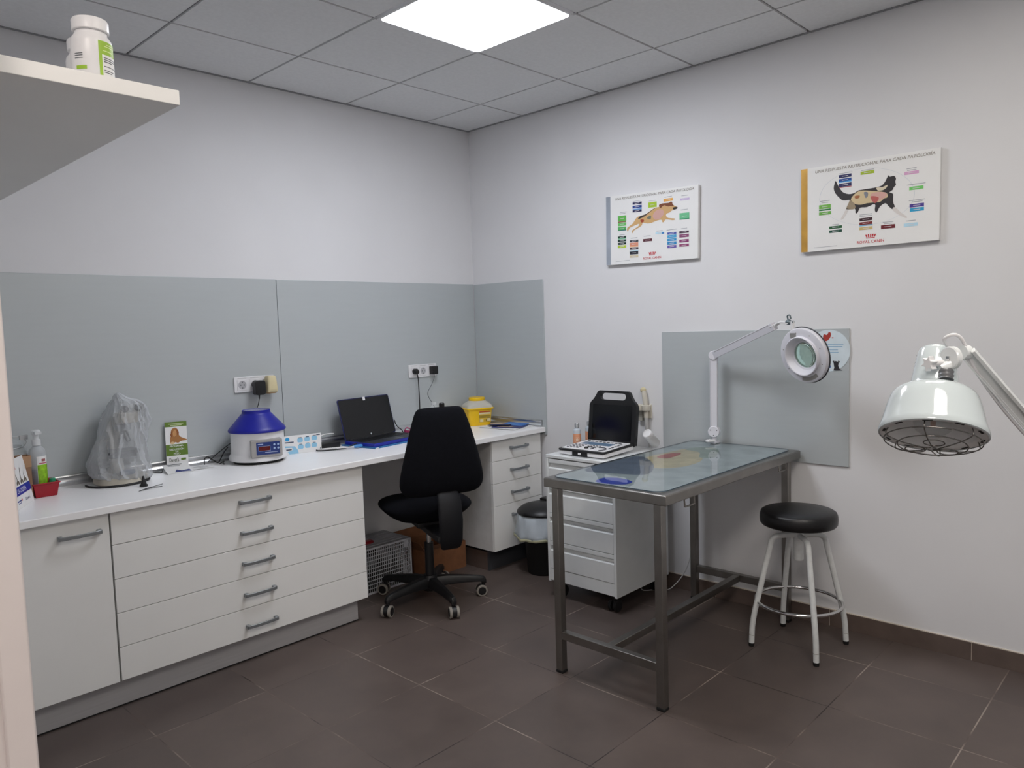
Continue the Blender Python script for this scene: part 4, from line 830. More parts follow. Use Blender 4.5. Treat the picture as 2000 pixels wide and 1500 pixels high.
for cx, tl_ in ((.085, .0), (.130, .02), (.172, .045)):
    h = [tuple(q)[:2] for q in smoothpath([(cx+tl_-.010, .145, 0), (cx+tl_-.004, .148, 0), (cx+.006, .120, 0), (cx+.008, .104, 0), (cx+.018, .100, 0), (cx+.020, .090, 0), (cx+.012, .086, 0), (cx+.006, .094, 0), (cx, .088, 0), (cx-.010, .087, 0), (cx-.010, .098, 0), (cx, .104, 0), (cx, .118, 0)], 3, True)]
    b.flat(h, .0006, 0, Ml)
b.build('cutlery_picture', ink('6e655f'), t, smooth=0)
# red basket and its contents
t = thing('plastic_basket', 'small red plastic basket holding the pump bottle, left on the worktop', 'basket', (-2.690, -.160, TZ))
b = MB()
def brect(x0, x1, y0, y1, z): return [(x0, y0, TZ+z), (x1, y0, TZ+z), (x1, y1, TZ+z), (x0, y1, TZ+z)]
b.loft([brect(-2.728, -2.650, -.213, -.110, .0005), brect(-2.737, -2.641, -.222, -.101, .054), brect(-2.741, -2.637, -.226, -.097, .055), brect(-2.741, -2.637, -.226, -.097, .060), brect(-2.735, -2.643, -.220, -.103, .060), brect(-2.726, -2.652, -.211, -.112, .003)])
b.build('tub', RED, t, bevel=.0015, smooth=0)
t = thing('pump_bottle', 'white pump bottle with lime green label standing in the red basket', 'bottle', (-2.700, -.165, TZ+.0035)); Mp = Matrix.Translation((-2.700, -.165, TZ+.0035))
PB = [(0, .001), (.029, .001), (.031, .005), (.031, .178), (.028, .192), (.018, .202), (.0145, .206), (.0145, .212), (0, .212)]
b = MB(); b.lathe(PB, 40, M=Mp); b.build('body', film_mat('milky_plastic', 'cfd4d8', .45, .35, edge=.4), t, smooth=40)
b = MB(); b.lathe([(0, .004), (.0285, .004), (.0285, .108), (0, .108)], 32, M=Mp); b.build('blue_liquid', mat('blue_liquid', '1d4a8c', .2), t)
b = MB(); b.lathe([(0, .210), (.0165, .210), (.0165, .232), (.011, .236), (.010, .252), (.013, .254), (.0165, .258), (.0165, .270), (.012, .274), (0, .274)], 30, M=Mp); b.box(-.012, .012, -.040, 0, .258, .268, 0, Mp); b.build('pump_head', film_mat('pump_plastic', 'dfe2e4', .9, .35), t, smooth=40)
def wrap(name, a0, a1, z0, z1, r, m, parent, MM):
    b = MB(); n = 14
    b.loft([[MM @ Vector((q*cos(radians(a0+(a1-a0)*k/n)), q*sin(radians(a0+(a1-a0)*k/n)), z)) for q, z in ((r, z0), (r, z1), (r-.0004, z1), (r-.0004, z0))] for k in range(n+1)])
    return b.build(name, m, parent, smooth=40)
lb = wrap('label', -110, 10, .045, .165, .0315, PAPER, t, Mp)
wrap('lime_picture', -108, 10, .045, .130, .0318, mat('lime', '86b81e', .45, var=.35, scale=60), lb, Mp); wrap('emblem', -78, -48, .143, .154, .0318, ink('9a5a5a'), lb, Mp); wrap('lettering', -98, -20, .134, .138, .0318, ink('b04a5a'), lb, Mp)
t = thing('small_bottle', 'little bottle with green cap in the right end of the red basket', 'bottle', (-2.657, -.185, TZ+.0035)); Mp = Matrix.Translation((-2.6575, -.187, TZ+.0035))
b = MB(); b.lathe([(0, .0005), (.0075, .0005), (.0075, .046), (0, .046)], 20, M=Mp); b.build('body', mat('amber_bottle', '3c2c22', .3), t)
b = MB(); b.lathe([(0, .046), (.011, .046), (.012, .049), (.012, .064), (.010, .067), (0, .067)], 24, M=Mp); b.build('cap', GREEN, t)

# ---- microscope under its dust cover
MX, MY = -2.372, -.135
t = thing('microscope', 'microscope shrouded in a frosted plastic dust cover on the worktop', 'microscope', (MX, MY, TZ)); MM = Matrix.Translation((MX, MY, TZ))
b = MB(); b.loft([srect(.108*s_, .098*s_, 40, 2.6, MX, MY, TZ+z) for z, s_ in ((.001, .96), (.004, 1), (.026, .99), (.034, .93), (.038, .8))]); b.build('base', CREAM, t, smooth=50)
b = MB(); b.lathe([(0, .038), (.030, .038), (.032, .044), (.032, .052), (.026, .056), (0, .057)], 32, M=MM @ Matrix.Translation((.015, -.045, 0))); b.build('illuminator', mat('scope_blue', '23466e', .3), t, smooth=40)
b = MB(); rings = []
for y, z, wd, dp in ((.052, .030, .030, .032), (.056, .10, .026, .026), (.060, .18, .024, .024), (.052, .25, .024, .026), (.025, .29, .024, .026), (-.005, .30, .024, .026)): rings.append([(MX+px*wd, MY+y+py*dp, TZ+z) for px, py in ((1,.8),(.8,1),(-.8,1),(-1,.8),(-1,-.8),(-.8,-1),(.8,-1),(1,-.8))])
b.loft(rings); b.build('arm', CREAM, t, smooth=50, bevel=.002)
b = MB(); b.box(-.07, .07, -.085, .035, .135, .147, 0, MM); b.box(-.055, .055, -.06, .03, .115, .133, 0, MM); b.build('stage', DGREY, t, bevel=.003)
b = MB(); b.lathe([(0, .235), (.030, .235), (.034, .245), (.034, .262), (0, .265)], 32, M=MM @ Matrix.Translation((.012, -.03, 0)))
for a in (-40, 30, 100): b.cyl(MM @ Vector((.012, -.03, .24)), MM @ Vector((.012+.026*cos(radians(a-90)), -.03+.026*sin(radians(a-90)), .185)), .011, .008)
b.build('nosepiece', mat('scope_metal', '8f9498', .3, metal=.8), t)
b = MB(); b.loft([srect(.045, .042, 24, 3, MX+.030, MY-.035, TZ+z) for z in (.268, .315)]); b.build('head', CREAM, t, smooth=40, bevel=.004)
for dx in (.012, .068):
    p0 = Vector((MX+dx, MY-.010, TZ+.300)); p1 = p0+Vector((.006, -.040, .028)); b = MB(); b.tube([p0, p1], [.015, .0145], 24); ep = b.build('eyepiece', CREAM, t)
    b = MB(); b.tube([p1-Vector((0, 0, .0)), p1+Vector((.001, -.006, .006))], [.0165, .0165], 24); b.build('eyecup', RUBBER, ep)
for s_ in (-1, 1):
    b = MB(); b.cyl(MM @ Vector((s_*.03, .056, .085)), MM @ Vector((s_*.062, .056, .085)), .022, seg=28); b.cyl(MM @ Vector((s_*.062, .056, .085)), MM @ Vector((s_*.078, .056, .085)), .012, seg=20); b.build('focus_knob', DGREY, t)
lev = [(.020, -2.478, -2.262, .104), (.054, -2.502, -2.252, .112), (.105, -2.500, -2.258, .108), (.203, -2.455, -2.250, .092), (.265, -2.437, -2.243, .085), (.296, -2.425, -2.252, .084), (.323, -2.408, -2.252, .082), (.348, -2.395, -2.262, .076), (.366, -2.386, -2.285, .060), (.378, -2.378, -2.325, .040), (.396, -2.372, -2.346, .018), (.402, -2.366, -2.356, .008)]
b = MB(); rings = []; NR = 140
fine = []
for (a, c) in zip(lev, lev[1:]):
    for k in range(8): u = k/8; fine.append(tuple(a[q]+(c[q]-a[q])*u for q in range(4)))
fine.append(lev[-1])
for z, xl, xr, dp in fine:
    ring = []; wf = min(1, (.42-z)/.12)
    for k in range(NR):
        a = 2*pi*k/NR; cx = (xl+xr)/2; hw = (xr-xl)/2; c_, s_ = cos(a), sin(a)
        px = math.copysign(abs(c_)**.8, c_)*hw; py = math.copysign(abs(s_)**.8, s_)*dp
        q = Vector((px*8+c_*.6, py*8, z*5+c_*1.3)); n1 = noise.noise(q); n2 = noise.noise(q*1.9+Vector((7, 3, 1))); n3 = noise.noise(Vector((a*2.2+z*9, z*3, 4)))
        rid = (1-abs(n1)*2.2)**3 if abs(n1) < .45 else 0; rid2 = (1-abs(n2)*2.6)**3 if abs(n2) < .38 else 0
        rid3 = (1-abs(n3)*3)**2 if abs(n3) < .33 else 0
        d_ = (.014*rid+.007*rid2+.007*rid3-.010+.006*n1)*wf
        y_ = MY+py+s_*d_
        ring.append((cx+px+c_*d_, min(y_, -.022), TZ+z+(.020*noise.noise((3*c_, 3*s_, 2))+.012*c_*-1 if z < .03 else 0)))
    rings.append(ring)
b.loft(rings, caps=False); cv_ = b.build('dust_cover', COVER, t, smooth=70, solid=.0006)
b = MB(); b.tube(smoothpath([(MX+.125*cos(radians(k))*1.0-.02, MY-.012+.118*sin(radians(k)), TZ+.005) for k in range(170, 385, 12)] + [(MX+.108, MY+.03, TZ+.005), (MX+.06, MY+.085, TZ+.006)], 4), .0042, 10)
b.tube(smoothpath([(MX+.128*cos(radians(k))-.018, MY-.014+.124*sin(radians(k)), TZ+.005) for k in range(200, 372, 12)], 4), .0042, 10); b.build('power_cord', CORDB, t, smooth=60)
t = thing('ear_cone', 'small black examination cone standing right of the covered microscope', 'cone', (-2.352, -.345, TZ))
b = MB(); b.lathe([(0, .0005), (.0155, .0005), (.0155, .009), (.012, .011), (.0115, .016), (.0075, .026), (.005, .040), (.0042, .046), (0, .046)], 28, M=Matrix.Translation((-2.352, -.345, TZ))); b.build('body', BLACK, t)
b = MB(); b.lathe([(.0157, .001), (.0168, .0015), (.0168, .007), (.0157, .0075)], 28, M=Matrix.Translation((-2.352, -.345, TZ)), caps=False); b.build('rim', BLACKG, t)
b = MB()
for q in ((-2.278, -.362), (-2.300, -.412)): b.loft([[Vector((x, y, TZ+z))+Vector((.28, .96, 0))*w_*s_ for s_, z in ((-1, z0), (1, z0), (1, z0+.0016), (-1, z0+.0016))] for x, y, z0, w_ in ((-2.408, -.440, .0006, .003), (-2.36, -.418 if q[1] > -.4 else -.426, .004, .0042), (q[0], q[1], .0006, .0018))])
tag(b.build('tweezers', mat('tweezer_steel', '6c6c6e', .25, metal=1), smooth=0), 'thin steel tweezers lying in front of the covered microscope', 'tweezers')

# ---- dog leaflet and loose papers
Mg = frame((-2.128, -.038, TZ+.0008), (1, .02, -.035), (-.035, .06, 1))
t = thing('dog_leaflet', 'tall green leaflet with a golden dog leaning on the wall panel', 'leaflet', (-2.07, -.036, TZ))
b = MB(); b.prism([(0, 0), (.106, 0), (.106, .232), (0, .232)], -.0014, 0, 0, Mg); b.build('card', PAPER, t, smooth=0)
GR_ = ink('5d7a26')
rects('green_band', [(.053, .220, .106, .024)], GR_, t, Mg, .0004); rects('green_band', [(.053, .0945, .106, .055)], GR_, t, Mg, .0004)
for k, (s_, w_, v) in enumerate((('PROGRAMA', .066, .1135), ('REDUCCIÓN', .070, .0985), ('DE', .014, .0865), ('PESO', .032, .0755))): text('lettering', s_, w_, .0085 if k != 1 else .0108, PAPER, t, Mg, .052, v)
text('small_brand', "Devet's", .046, .020, ink('4d5146'), t, Mg, .036, .047); rects('brand_mark', [(.082, .047, .024, .010)], GR_, t, Mg, .0008)
rects('heading_lines', [(.053, .222, .074, .0035), (.053, .215, .056, .0035)], ink('c9d4a8'), t, Mg, .0008)
poly('dog_picture', [(.022, .126), (.024, .150), (.030, .158), (.027, .172), (.032, .188), (.044, .195), (.056, .192), (.062, .180), (.064, .166), (.070, .152), (.086, .142), (.104, .134), (.100, .130), (.076, .128), (.060, .120), (.046, .124), (.036, .118), (.024, .118)], ink('a5713f'), t, Mg @ Matrix.Translation((0, .008, 0)), .0006, 3)
for q, c in (([(.028, .172), (.024, .160), (.030, .150), (.035, .160), (.034, .182)], '8a5227'), ([(.060, .186), (.066, .170), (.062, .156), (.056, .164), (.055, .184)], '8a5227'), ([(.036, .170), (.046, .186), (.055, .172), (.051, .154), (.045, .150), (.039, .154)], 'c89560'), ([(.042, .155), (.050, .155), (.046, .149)], '3a2418'), ([(.024, .124), (.034, .128), (.044, .122), (.036, .116), (.024, .117)], 'd8b88a')): poly('dog_detail', q, ink(c), t, Mg @ Matrix.Translation((0, .008, 0)), .0009, 3)
def sheet(name, label, cat, pts, th, m=PAPER):
    b = MB(); b.loft([[(x, y, z) for x, y, z in pts], [(x, y, z+th) for x, y, z in pts]]); return tag(b.build(name, m, smooth=0), label, cat)
t = thing('folded_paper', 'folded white printed paper lying before the dog leaflet', 'paper', (-2.13, -.11, TZ)); T1 = TZ+.0008
b = MB(); pp = [(-2.172, -.155, T1), (-2.055, -.168, T1), (-2.040, -.060, TZ+.030), (-2.160, -.058, TZ+.030)]; b.loft([pp, [(x, y, z+.0012) for x, y, z in pp]]); b.build('sheet', PAPER, t, smooth=0)
Mq = frame((-2.172, -.155, T1+.0013), Vector((.117, -.013, 0)), Vector((.012, .097, .0292)))
rects('text_lines', [(.055, .095, .07, .006), (.05, .080, .055, .003)], ink('5a5e66'), t, Mq, .0005); poly('blue_print', [(.035, .01), (.11, .006), (.105, .028), (.07, .022), (.05, .038)], ink('2d3a78'), t, Mq, .0005)
t = thing('folded_paper', 'second white paper on the worktop between dog leaflet and centrifuge', 'paper', (-2.0, -.14, TZ))
b = MB(); pp = [(-2.050, -.150, T1+.0022), (-1.945, -.152, T1), (-1.925, -.075, T1), (-2.030, -.068, T1+.0022)]; b.loft([pp, [(x, y, z+.0012) for x, y, z in pp]]); b.build('sheet', PAPER, t, smooth=0)
Mq = frame((-2.050, -.150, T1+.0036), Vector((.105, -.002, -.0022)), Vector((.02, .08, 0)))
rects('text_lines', [(.05, .058, .05, .005), (.06, .035, .06, .003), (.055, .022, .05, .003)], ink('70747c'), t, Mq, .0006)
b = MB(); b.tube(smoothpath([(-2.20, -.028, TZ+.006), (-2.19, -.06, TZ+.003), (-2.176, -.085, TZ+.0024), (-2.16, -.06, TZ+.0026), (-2.15, -.034, TZ+.004)], 8), .0022, 8); tag(b.build('cord', CORDB, smooth=60), 'short loop of black cord beside the dog leaflet foot', 'cord')
b = MB(); b.tube(smoothpath([(-1.952, -.055, TZ+.003), (-1.945, -.045, TZ+.03), (-1.925, -.040, TZ+.036), (-1.905, -.048, TZ+.020), (-1.885, -.055, TZ+.004), (-1.872, -.055, TZ+.012), (-1.852, -.062, TZ+.05), (-1.836, -.078, TZ+.078)], 8), .0028, 8)
b.tube(smoothpath([(-1.895, -.10, TZ+.003), (-1.87, -.095, TZ+.012), (-1.878, -.105, TZ+.006), (-1.885, -.118, TZ+.003), (-1.880, -.125, TZ+.003)], 6), .0028, 8)
tag(b.build('cord', CORDB, smooth=60), 'black tangled cords on the worktop left of the centrifuge', 'cord')

# ---- centrifuge
CXC, CYC = -1.725, -.178
t = thing('centrifuge', 'white bench centrifuge with royal blue conical lid on the worktop', 'centrifuge', (CXC, CYC, TZ)); MC = Matrix.Translation((CXC, CYC, TZ))
b = MB(); b.lathe([(0, .0005), (.118, .0005), (.122, .004), (.122, .014), (0, .014)], 56, M=MC); b.build('foot', RUBBER, t)
b = MB(); b.lathe([(0, .014), (.134, .014), (.141, .017), (.1425, .024), (.141, .034), (.137, .042), (.1345, .046), (.132, .050), (.130, .10), (.1285, .160), (0, .160)], 72, M=MC); b.build('body', WPLAS, t, smooth=40)
b = MB(); b.lathe([(.128, .156), (.1375, .157), (.140, .160), (.140, .166), (.137, .172), (.128, .182), (.110, .202), (.090, .225), (.076, .242), (.0705, .247), (.0695, .250), (.0695, .262), (.067, .264), (.063, .262), (.061, .250), (.061, .240), (0, .240)], 72, M=MC, caps=False); ld = b.build('lid', BLUE, t, smooth=40)
b = MB(); b.lathe([(0, .2402), (.060, .2402), (.061, .262), (.056, .266), (.03, .269), (0, .270)], 48, M=MC); b.build('window', CLEARP, ld, smooth=50)
ang = radians(-19); pd = Vector((sin(ang), -cos(ang), 0)); px_ = Vector((cos(ang), sin(ang), 0)); po = Vector((CXC, CYC, TZ))+px_*.020
Mn = frame(po + pd*.142 + Vector((0, 0, .038)), px_, (0, 0, 1))
b = MB(); b.prism(rrect(.150, .088, .006, 4, .0, .044), -.045, .003, 0, Mn); pn = b.build('control_panel', mat('panel_grey', '9a9896', .5), t, bevel=.004, bseg=3)
b = MB(); b.prism(rrect(.112, .062, .003, 3, .006, .044), .003, .0038, 0, Mn); b.build('display_label', mat('label_navy', '1c3372', .35), pn, smooth=0)
rects('display', [(-.012, .044, .054, .022)], mat('display_red', '5a1216', .2), pn, Mn, .0043); rects('label_print', [(-.030, .066, .026, .005), (-.012, .0555, .058, .0012), (-.012, .0325, .058, .0012), (.02, .024, .06, .003), (-.040, .0440, .0012, .024), (.0155, .044, .0012, .024)], ink('a9b4d6'), pn, Mn, .0045)
for kx, kz_ in ((.036, .060), (.054, .060), (.036, .042), (.054, .042)):
    b = MB(); b.lathe([(0, .0038), (.0050, .0038), (.0052, .0045), (.0045, .0056), (0, .006)], 20, M=Mn @ Matrix.Translation((kx, kz_, 0))); b.build('button', mat('button_blue', '9db4d8', .4), pn)
# ---- blue printed card
Mb = frame((-1.556, -.130, TZ+.0008), Vector((.200, -.048, 0)), Vector((-.01, .02, 1)))
t = thing('printed_card', 'white and light blue printed card propped up right of the centrifuge', 'card', (-1.455, -.15, TZ))
b = MB(); b.prism([(0, 0), (.206, 0), (.206, .098), (0, .098)], -.0014, 0, 0, Mb); b.box(.06, .14, .0, .002, -.04, -.001, 0, Mb); b.build('card', PAPER, t, smooth=0)
cb = MB()
for cx, cy in ((.090, .070), (.128, .072), (.168, .074), (.092, .034), (.130, .036), (.166, .036)): cb.prism(rrect(.030, .024, .008, 4, cx, cy), 0, .0005, 0, Mb)
cb.prism([(.022+.012*cos(2*pi*k/24), .080+.010*sin(2*pi*k/24)) for k in range(24)], 0, .0006, 1, Mb)
cb.prism([(0, .045), (.06, .040), (.075, .020), (.08, 0), (.03, 0), (.02, .012), (.05, .022), (.045, .034), (0, .036)], 0, .0005, 0, Mb); cb.build('blue_fields', [ink('8fc3e0'), ink('2c9bd6')], t, smooth=0)
rects('dark_lettering', [(.030, .063, .050, .006), (.024, .024, .036, .006), (.19, .090, .02, .005), (.2, .014, .004, .012), (.09, .083, .018, .004), (.13, .085, .018, .004), (.168, .088, .018, .003), (.092, .048, .016, .003), (.13, .05, .016, .003), (.166, .05, .016, .003)], ink('454f63'), t, Mb, .0010)

# ---- laptop on its folder
LZ = TZ
t = thing('document_folder', 'light blue folder lying flat under the laptop', 'folder', (-1.15, -.38, LZ), radians(8))
b = MB(); b.prism(rrect(.43, .275, .006, 3, .205, .124), .0006, .0025); b.prism(rrect(.43, .275, .006, 3, .205, .124), .0045, .0065); b.box(.0, .418, -.004, .0, .0025, .0045); b.build('cover', SKY, t, local=True, smooth=0)
b = MB(); b.box(-.004, .410, -.006, .252, .0026, .0044); b.build('papers', PAPER, t, local=True, smooth=0)
b = MB(); b.box(-.008, .016, -.0150, -.0128, .0010, .0062); b.build('clip', WPLAS, t, local=True)
t = thing('laptop', 'open laptop with black screen and blue base on the worktop', 'laptop', (-1.15, -.38, LZ+.0068), radians(8))
b = MB(); b.prism(rrect(.405, .245, .012, 5, .2025, .1225), .0005, .019); bs = b.build('base', mat('laptop_blue', '0f2196', .3), t, local=True, bevel=.003)
b = MB(); b.prism(rrect(.393, .233, .008, 4, .2025, .1225), .0190, .0198); b.build('palm_rest', mat('laptop_deck', '24272f', .5), bs, local=True, smooth=0)
b = MB()
for r_ in range(5):
    for c_ in range(14): b.box(.022+c_*.026, .0455+c_*.026, .115+r_*.0195, .1310+r_*.0195, .0198, .0212)
b.build('keyboard', mat('keys_black', '0c0d10', .45), bs, local=True, smooth=0)
b = MB(); b.box(.145, .255, .018, .090, .0199, .0205); b.build('trackpad', mat('trackpad', '3a3d44', .35), bs, local=True, smooth=0)
TLS = radians(14); Msn = Matrix.Translation((0, .232, .021)) @ Matrix.Rotation(-TLS, 4, 'X')
Msc = Msn @ Matrix(((1, 0, 0, 0), (0, 0, -1, 0), (0, 1, 0, 0), (0, 0, 0, 1)))
b = MB(); b.prism(rrect(.405, .236, .012, 5, .2025, .118), -.007, .0, 0, Msc); sc = b.build('lid', mat('laptop_navy', '0b1550', .3), t, local=True, bevel=.002)
b = MB(); b.prism(rrect(.395, .226, .009, 4, .2025, .118), .0001, .0008, 0, Msc); b.build('screen', BLACKG, sc, local=True, smooth=0)
b = MB(); b.lathe([(0, .0008), (.0055, .0008), (.0055, .0014), (0, .0014)], 24, M=Msc @ Matrix.Translation((.2025, .016, 0))); b.build('maker_mark', ink('b8bcc0'), sc, local=True, smooth=0)
b = MB(); b.box(.193, .212, .216, .2365, .0009, .0015, 0, Msc); b.box(.193, .212, .2362, .2368, -.006, .0015, 0, Msc); b.build('camera_tape', WPLAS, sc, local=True, smooth=0)
b = MB(); b.cyl((.03, .232, .021), (.375, .232, .021), .006); b.build('hinge', BLACK, t, local=True)
t = thing('power_brick', 'black power brick with white lead on the worktop left of the laptop', 'charger', (-1.275, -.14, TZ))
b = MB(); b.box(-1.335, -1.215, -.150, -.100, TZ+.0006, TZ+.034); b.build('body', BLACK, t, bevel=.006, bseg=3)
b = MB(); b.tube(smoothpath([(-1.335, -.125, TZ+.014), (-1.37, -.15, TZ+.010), (-1.385, -.19, TZ+.005), (-1.33, -.225, TZ+.005), (-1.26, -.25, TZ+.006), (-1.20, -.245, TZ+.016), (-1.178, -.25, TZ+.022)], 8), .0032, 8); b.build('lead', CORDB, t, smooth=60)
t = thing('usb_lead', 'white cable with light blue connector at the left side of the laptop', 'cable', (-1.30, -.2, TZ))
b = MB(); b.tube(smoothpath([(-1.215, -.085, TZ+.07), (-1.27, -.075, TZ+.070), (-1.325, -.085, TZ+.055), (-1.365, -.115, TZ+.022), (-1.385, -.16, TZ+.006), (-1.36, -.205, TZ+.013), (-1.30, -.245, TZ+.014), (-1.24, -.275, TZ+.012), (-1.215, -.285, TZ+.014)], 8), .0036, 8); b.build('cord', CORDW, t, smooth=60)
b = MB(); b.tube([(-1.220, -.283, TZ+.013), (-1.212, -.284, TZ+.013), (-1.180, -.290, TZ+.014), (-1.170, -.292, TZ+.014)], [.005, .009, .009, .006], 14); b.build('connector', SKY, t)
b = MB(); b.tube(smoothpath([(-.765, -.060, TZ+.095), (-.755, -.058, TZ+.07), (-.735, -.058, TZ+.045), (-.715, -.06, TZ+.03), (-.70, -.07, TZ+.006), (-.66, -.075, TZ+.005)], 6), .003, 8); tag(b.build('cord', CORDB, smooth=60), 'black cord running down behind the right side of the laptop', 'cord')
t = thing('bulldog_clip', 'magenta clip on the worktop between laptop and chair back', 'clip', (-.70, -.15, TZ))
b = MB(); b.loft([[(-.738+q*.055, -.120+s_*.006-.02*q, TZ+.0006+z) for s_, z in ((-1, 0), (1, 0), (1, h), (-1, h))] for q, h in ((0, .034), (.4, .030), (1, .016))]); b.build('jaw', mat('magenta', '8a1046', .35), t, bevel=.002)
b = MB(); b.tube(smoothpath([(-.735, -.120, TZ+.034), (-.723, -.125, TZ+.048), (-.705, -.13, TZ+.038), (-.693, -.135, TZ+.024)], 5), .003, 8); b.build('handle', mat('magenta_light', 'b03a6c', .35), t, smooth=60)
t = thing('plastic_cup', 'clear plastic bottle on the worktop just behind the chair back', 'bottle', (-.535, -.16, TZ)); Mv = Matrix.Translation((-.535, -.165, TZ))
b = MB(); b.lathe([(0, .0005), (.030, .0005), (.034, .004), (.034, .125), (.030, .15), (.0145, .168), (.0145, .172), (0, .172)], 36, M=Mv); b.build('body', CLEARP, t, smooth=40)
b = MB(); b.lathe([(0, .172), (.017, .172), (.017, .188), (0, .189)], 24, M=Mv); b.build('cap', film_mat('cap_clear', 'd8dbdb', .6, .2), t)

# ---- sharps container
rz = radians(-24); SCX, SCY = -.150, -.150
t = thing('sharps_container', 'yellow sharps container with translucent domed lid in the worktop corner', 'container', (SCX, SCY, TZ), rz)
b = MB(); b.loft([[(x, y, z) for x, y in rrect(2*w_, 2*d_, .018, 5)] for z, w_, d_ in ((.0006, .070, .060), (.006, .073, .063), (.108, .084, .072), (.109, .094, .080), (.114, .095, .081), (.118, .092, .078))]); b.build('tub', YELLOW, t, local=True, smooth=40)
b = MB(); rings = []
for z, w_, d_, r_ in ((.118, .090, .076, .02), (.126, .089, .075, .026), (.138, .083, .071, .034), (.150, .071, .064, .045), (.158, .060, .058, .052), (.163, .054, .054, .0535)): rings.append([(x, y, z) for x, y in rrect(2*w_, 2*d_, min(r_, d_*.97), 6)])
b.loft(rings); b.build('lid', film_mat('lid_milky', 'd6d2c4', .86, .35), t, local=True, smooth=50)
b = MB(); b.lathe([(0, .163), (.052, .163), (.0535, .166), (.0535, .180), (.051, .184), (0, .184)], 40); b.build('cap', YELLOW, t, local=True)
Mlab = Matrix.Translation((.028, -.0675, .060)) @ Matrix.Rotation(radians(90)+math.atan2(.009, .102), 4, 'X')
b = MB(); b.rect(0, 0, .086, .078, .0016, 0, Mlab); lbl = b.build('warning_label', mat('label_yellow', 'd8b43c', .45), t, local=True, smooth=0)
rects('label_red', [(0, .032, .076, .008)], ink('b8542c'), lbl, Mlab, .0020, True); rects('label_cream', [(0, .021, .080, .011), (-.022, -.026, .022, .016), (.028, -.022, .022, .018)], ink('e0d3a8'), lbl, Mlab, .0020, True)
rects('label_print', [(0, .006, .078, .003), (0, .000, .078, .003), (-.006, -.006, .066, .003), (.028, -.010, .02, .003), (0, -.026, .005, .016), (.010, -.026, .005, .016), (.028, -.034, .02, .003)], ink('6a6430'), lbl, Mlab, .0023, True)
# ---- papers at the right end
t = thing('paper_stack', 'white papers at the right end of the worktop under blue booklets', 'paper', (-.11, -.42, TZ))
b = MB()
for k, (dx, dy, rz_) in enumerate(((0, 0, 0), (.012, .01, .05), (-.006, .012, -.04))):
    b.box(-.105, .105, -.148, .148, .0006+k*.0022, .0026+k*.0022, 0, Matrix.Translation((-.135+dx, -.415+dy, TZ)) @ Matrix.Rotation(radians(8)+rz_, 4, 'Z'))
b.build('sheets', PAPER, t, smooth=0)
def booklet(label, x, y, rz_, w_, d_, z, tilt, m, mp):
    t = thing('booklet', label, 'booklet', (x, y, z), rz_); T = Matrix.Rotation(tilt, 4, 'Y')
    b = MB(); b.box(-w_/2, w_/2, -d_/2, d_/2, .0004, .0030, 0, T); b.build('cover', m, t, local=True, smooth=0)
    rects('cover_print', [(-w_*.12, d_*.1, w_*.5, d_*.5)], mp, t, T, .0034, True)
booklet('dark navy booklet with photo strip on the worktop papers', -.155, -.45, radians(18), .12, .20, TZ+.0078, 0, NAVY, ink('a08a78'))
booklet('bright blue booklet near the end of the worktop', -.075, -.42, radians(2), .085, .17, TZ+.0112, radians(-6), mat('booklet_blue', '2f6fc0', .35), ink('5a8fd0'))
booklet('dark blue wallet lying on top of the booklets', -.150, -.36, radians(30), .105, .14, TZ+.0125, radians(4), mat('wallet', '1a2048', .4), ink('2a3262'))
booklet('tan leaflet half under the dark wallet', -.085, -.29, radians(50), .07, .12, TZ+.0078, 0, mat('tan', 'b49a80', .5), ink('d2c4b0'))

# ================================================================ ultrasound scanner and its company on the pedestal
U = .7855
t = thing('ultrasound_scanner', 'portable black ultrasound scanner with open screen on the white drawer unit', 'scanner', (-.37, -1.30, U))
YL, YR = -1.146, -1.452; XF, XB = -.512, -.232
def slab(za, zb, zc, zd, inset=0, mi=0, b=None, r=.014):
    pts = rrect(XB-XF-2*inset, YL-YR-2*inset, r, 4, (XF+XB)/2, (YL+YR)/2)
    f = lambda x, a, c: a+(c-a)*(x-XF)/(XB-XF)
    b.loft([[(x, y, f(x, za, zb)) for x, y in pts], [(x, y, f(x, zc, zd)) for x, y in pts]], mi)
b = MB(); slab(U+.004, U+.014, U+.024, U+.034, .003, 0, b); bsh = b.build('base_shell', WPLAS, t, bevel=.002)
b = MB(); slab(U+.024, U+.034, U+.034, U+.046, 0, 0, b); b.box(XF-.001, XF+.02, -1.345, -1.245, U+.002, U+.03); b.build('base_rim', BLACK, t, bevel=.003)
b = MB(); b.box(XF-.002, XF, -1.304, -1.286, U+.010, U+.021); b.build('latch', WPLAS, t)
Mk = frame((XF, YL, U+.0342), (XB-XF, 0, .012), (0, -1, 0)); Mk = Matrix(((Mk[0][0], Mk[0][1], -Mk[0][2], Mk[0][3]), (Mk[1][0], Mk[1][1], -Mk[1][2], Mk[1][3]), (Mk[2][0], Mk[2][1], -Mk[2][2], Mk[2][3]), (0, 0, 0, 1)))
b = MB(); b.prism(rrect(.245, .286, .012, 4, .140, .153), 0, .0012, 0, Mk); kb = b.build('keyboard_deck', WPLAS, t, smooth=0)
b = MB(); b.prism(rrect(.060, .200, .004, 3, .176, .135), .0012, .0020, 0, Mk); b.build('menu_display', mat('lcd_blue', '66809a', .25), kb, smooth=0)
b = MB()
for k in range(9): b.prism(rrect(.012, .018, .004, 2, .228, .04+k*.026), .0012, .0035, 0, Mk)
for r_ in range(4):
    for c_ in range(4): b.prism(rrect(.011, .013, .003, 2, .052+r_*.024, .030+c_*.022), .0012, .0035, 0, Mk)
for r_ in range(1, 4):
    for c_ in range(4): b.prism(rrect(.009, .012, .003, 2, .062+r_*.022, .128+c_*.020), .0012, .0032, 0, Mk)
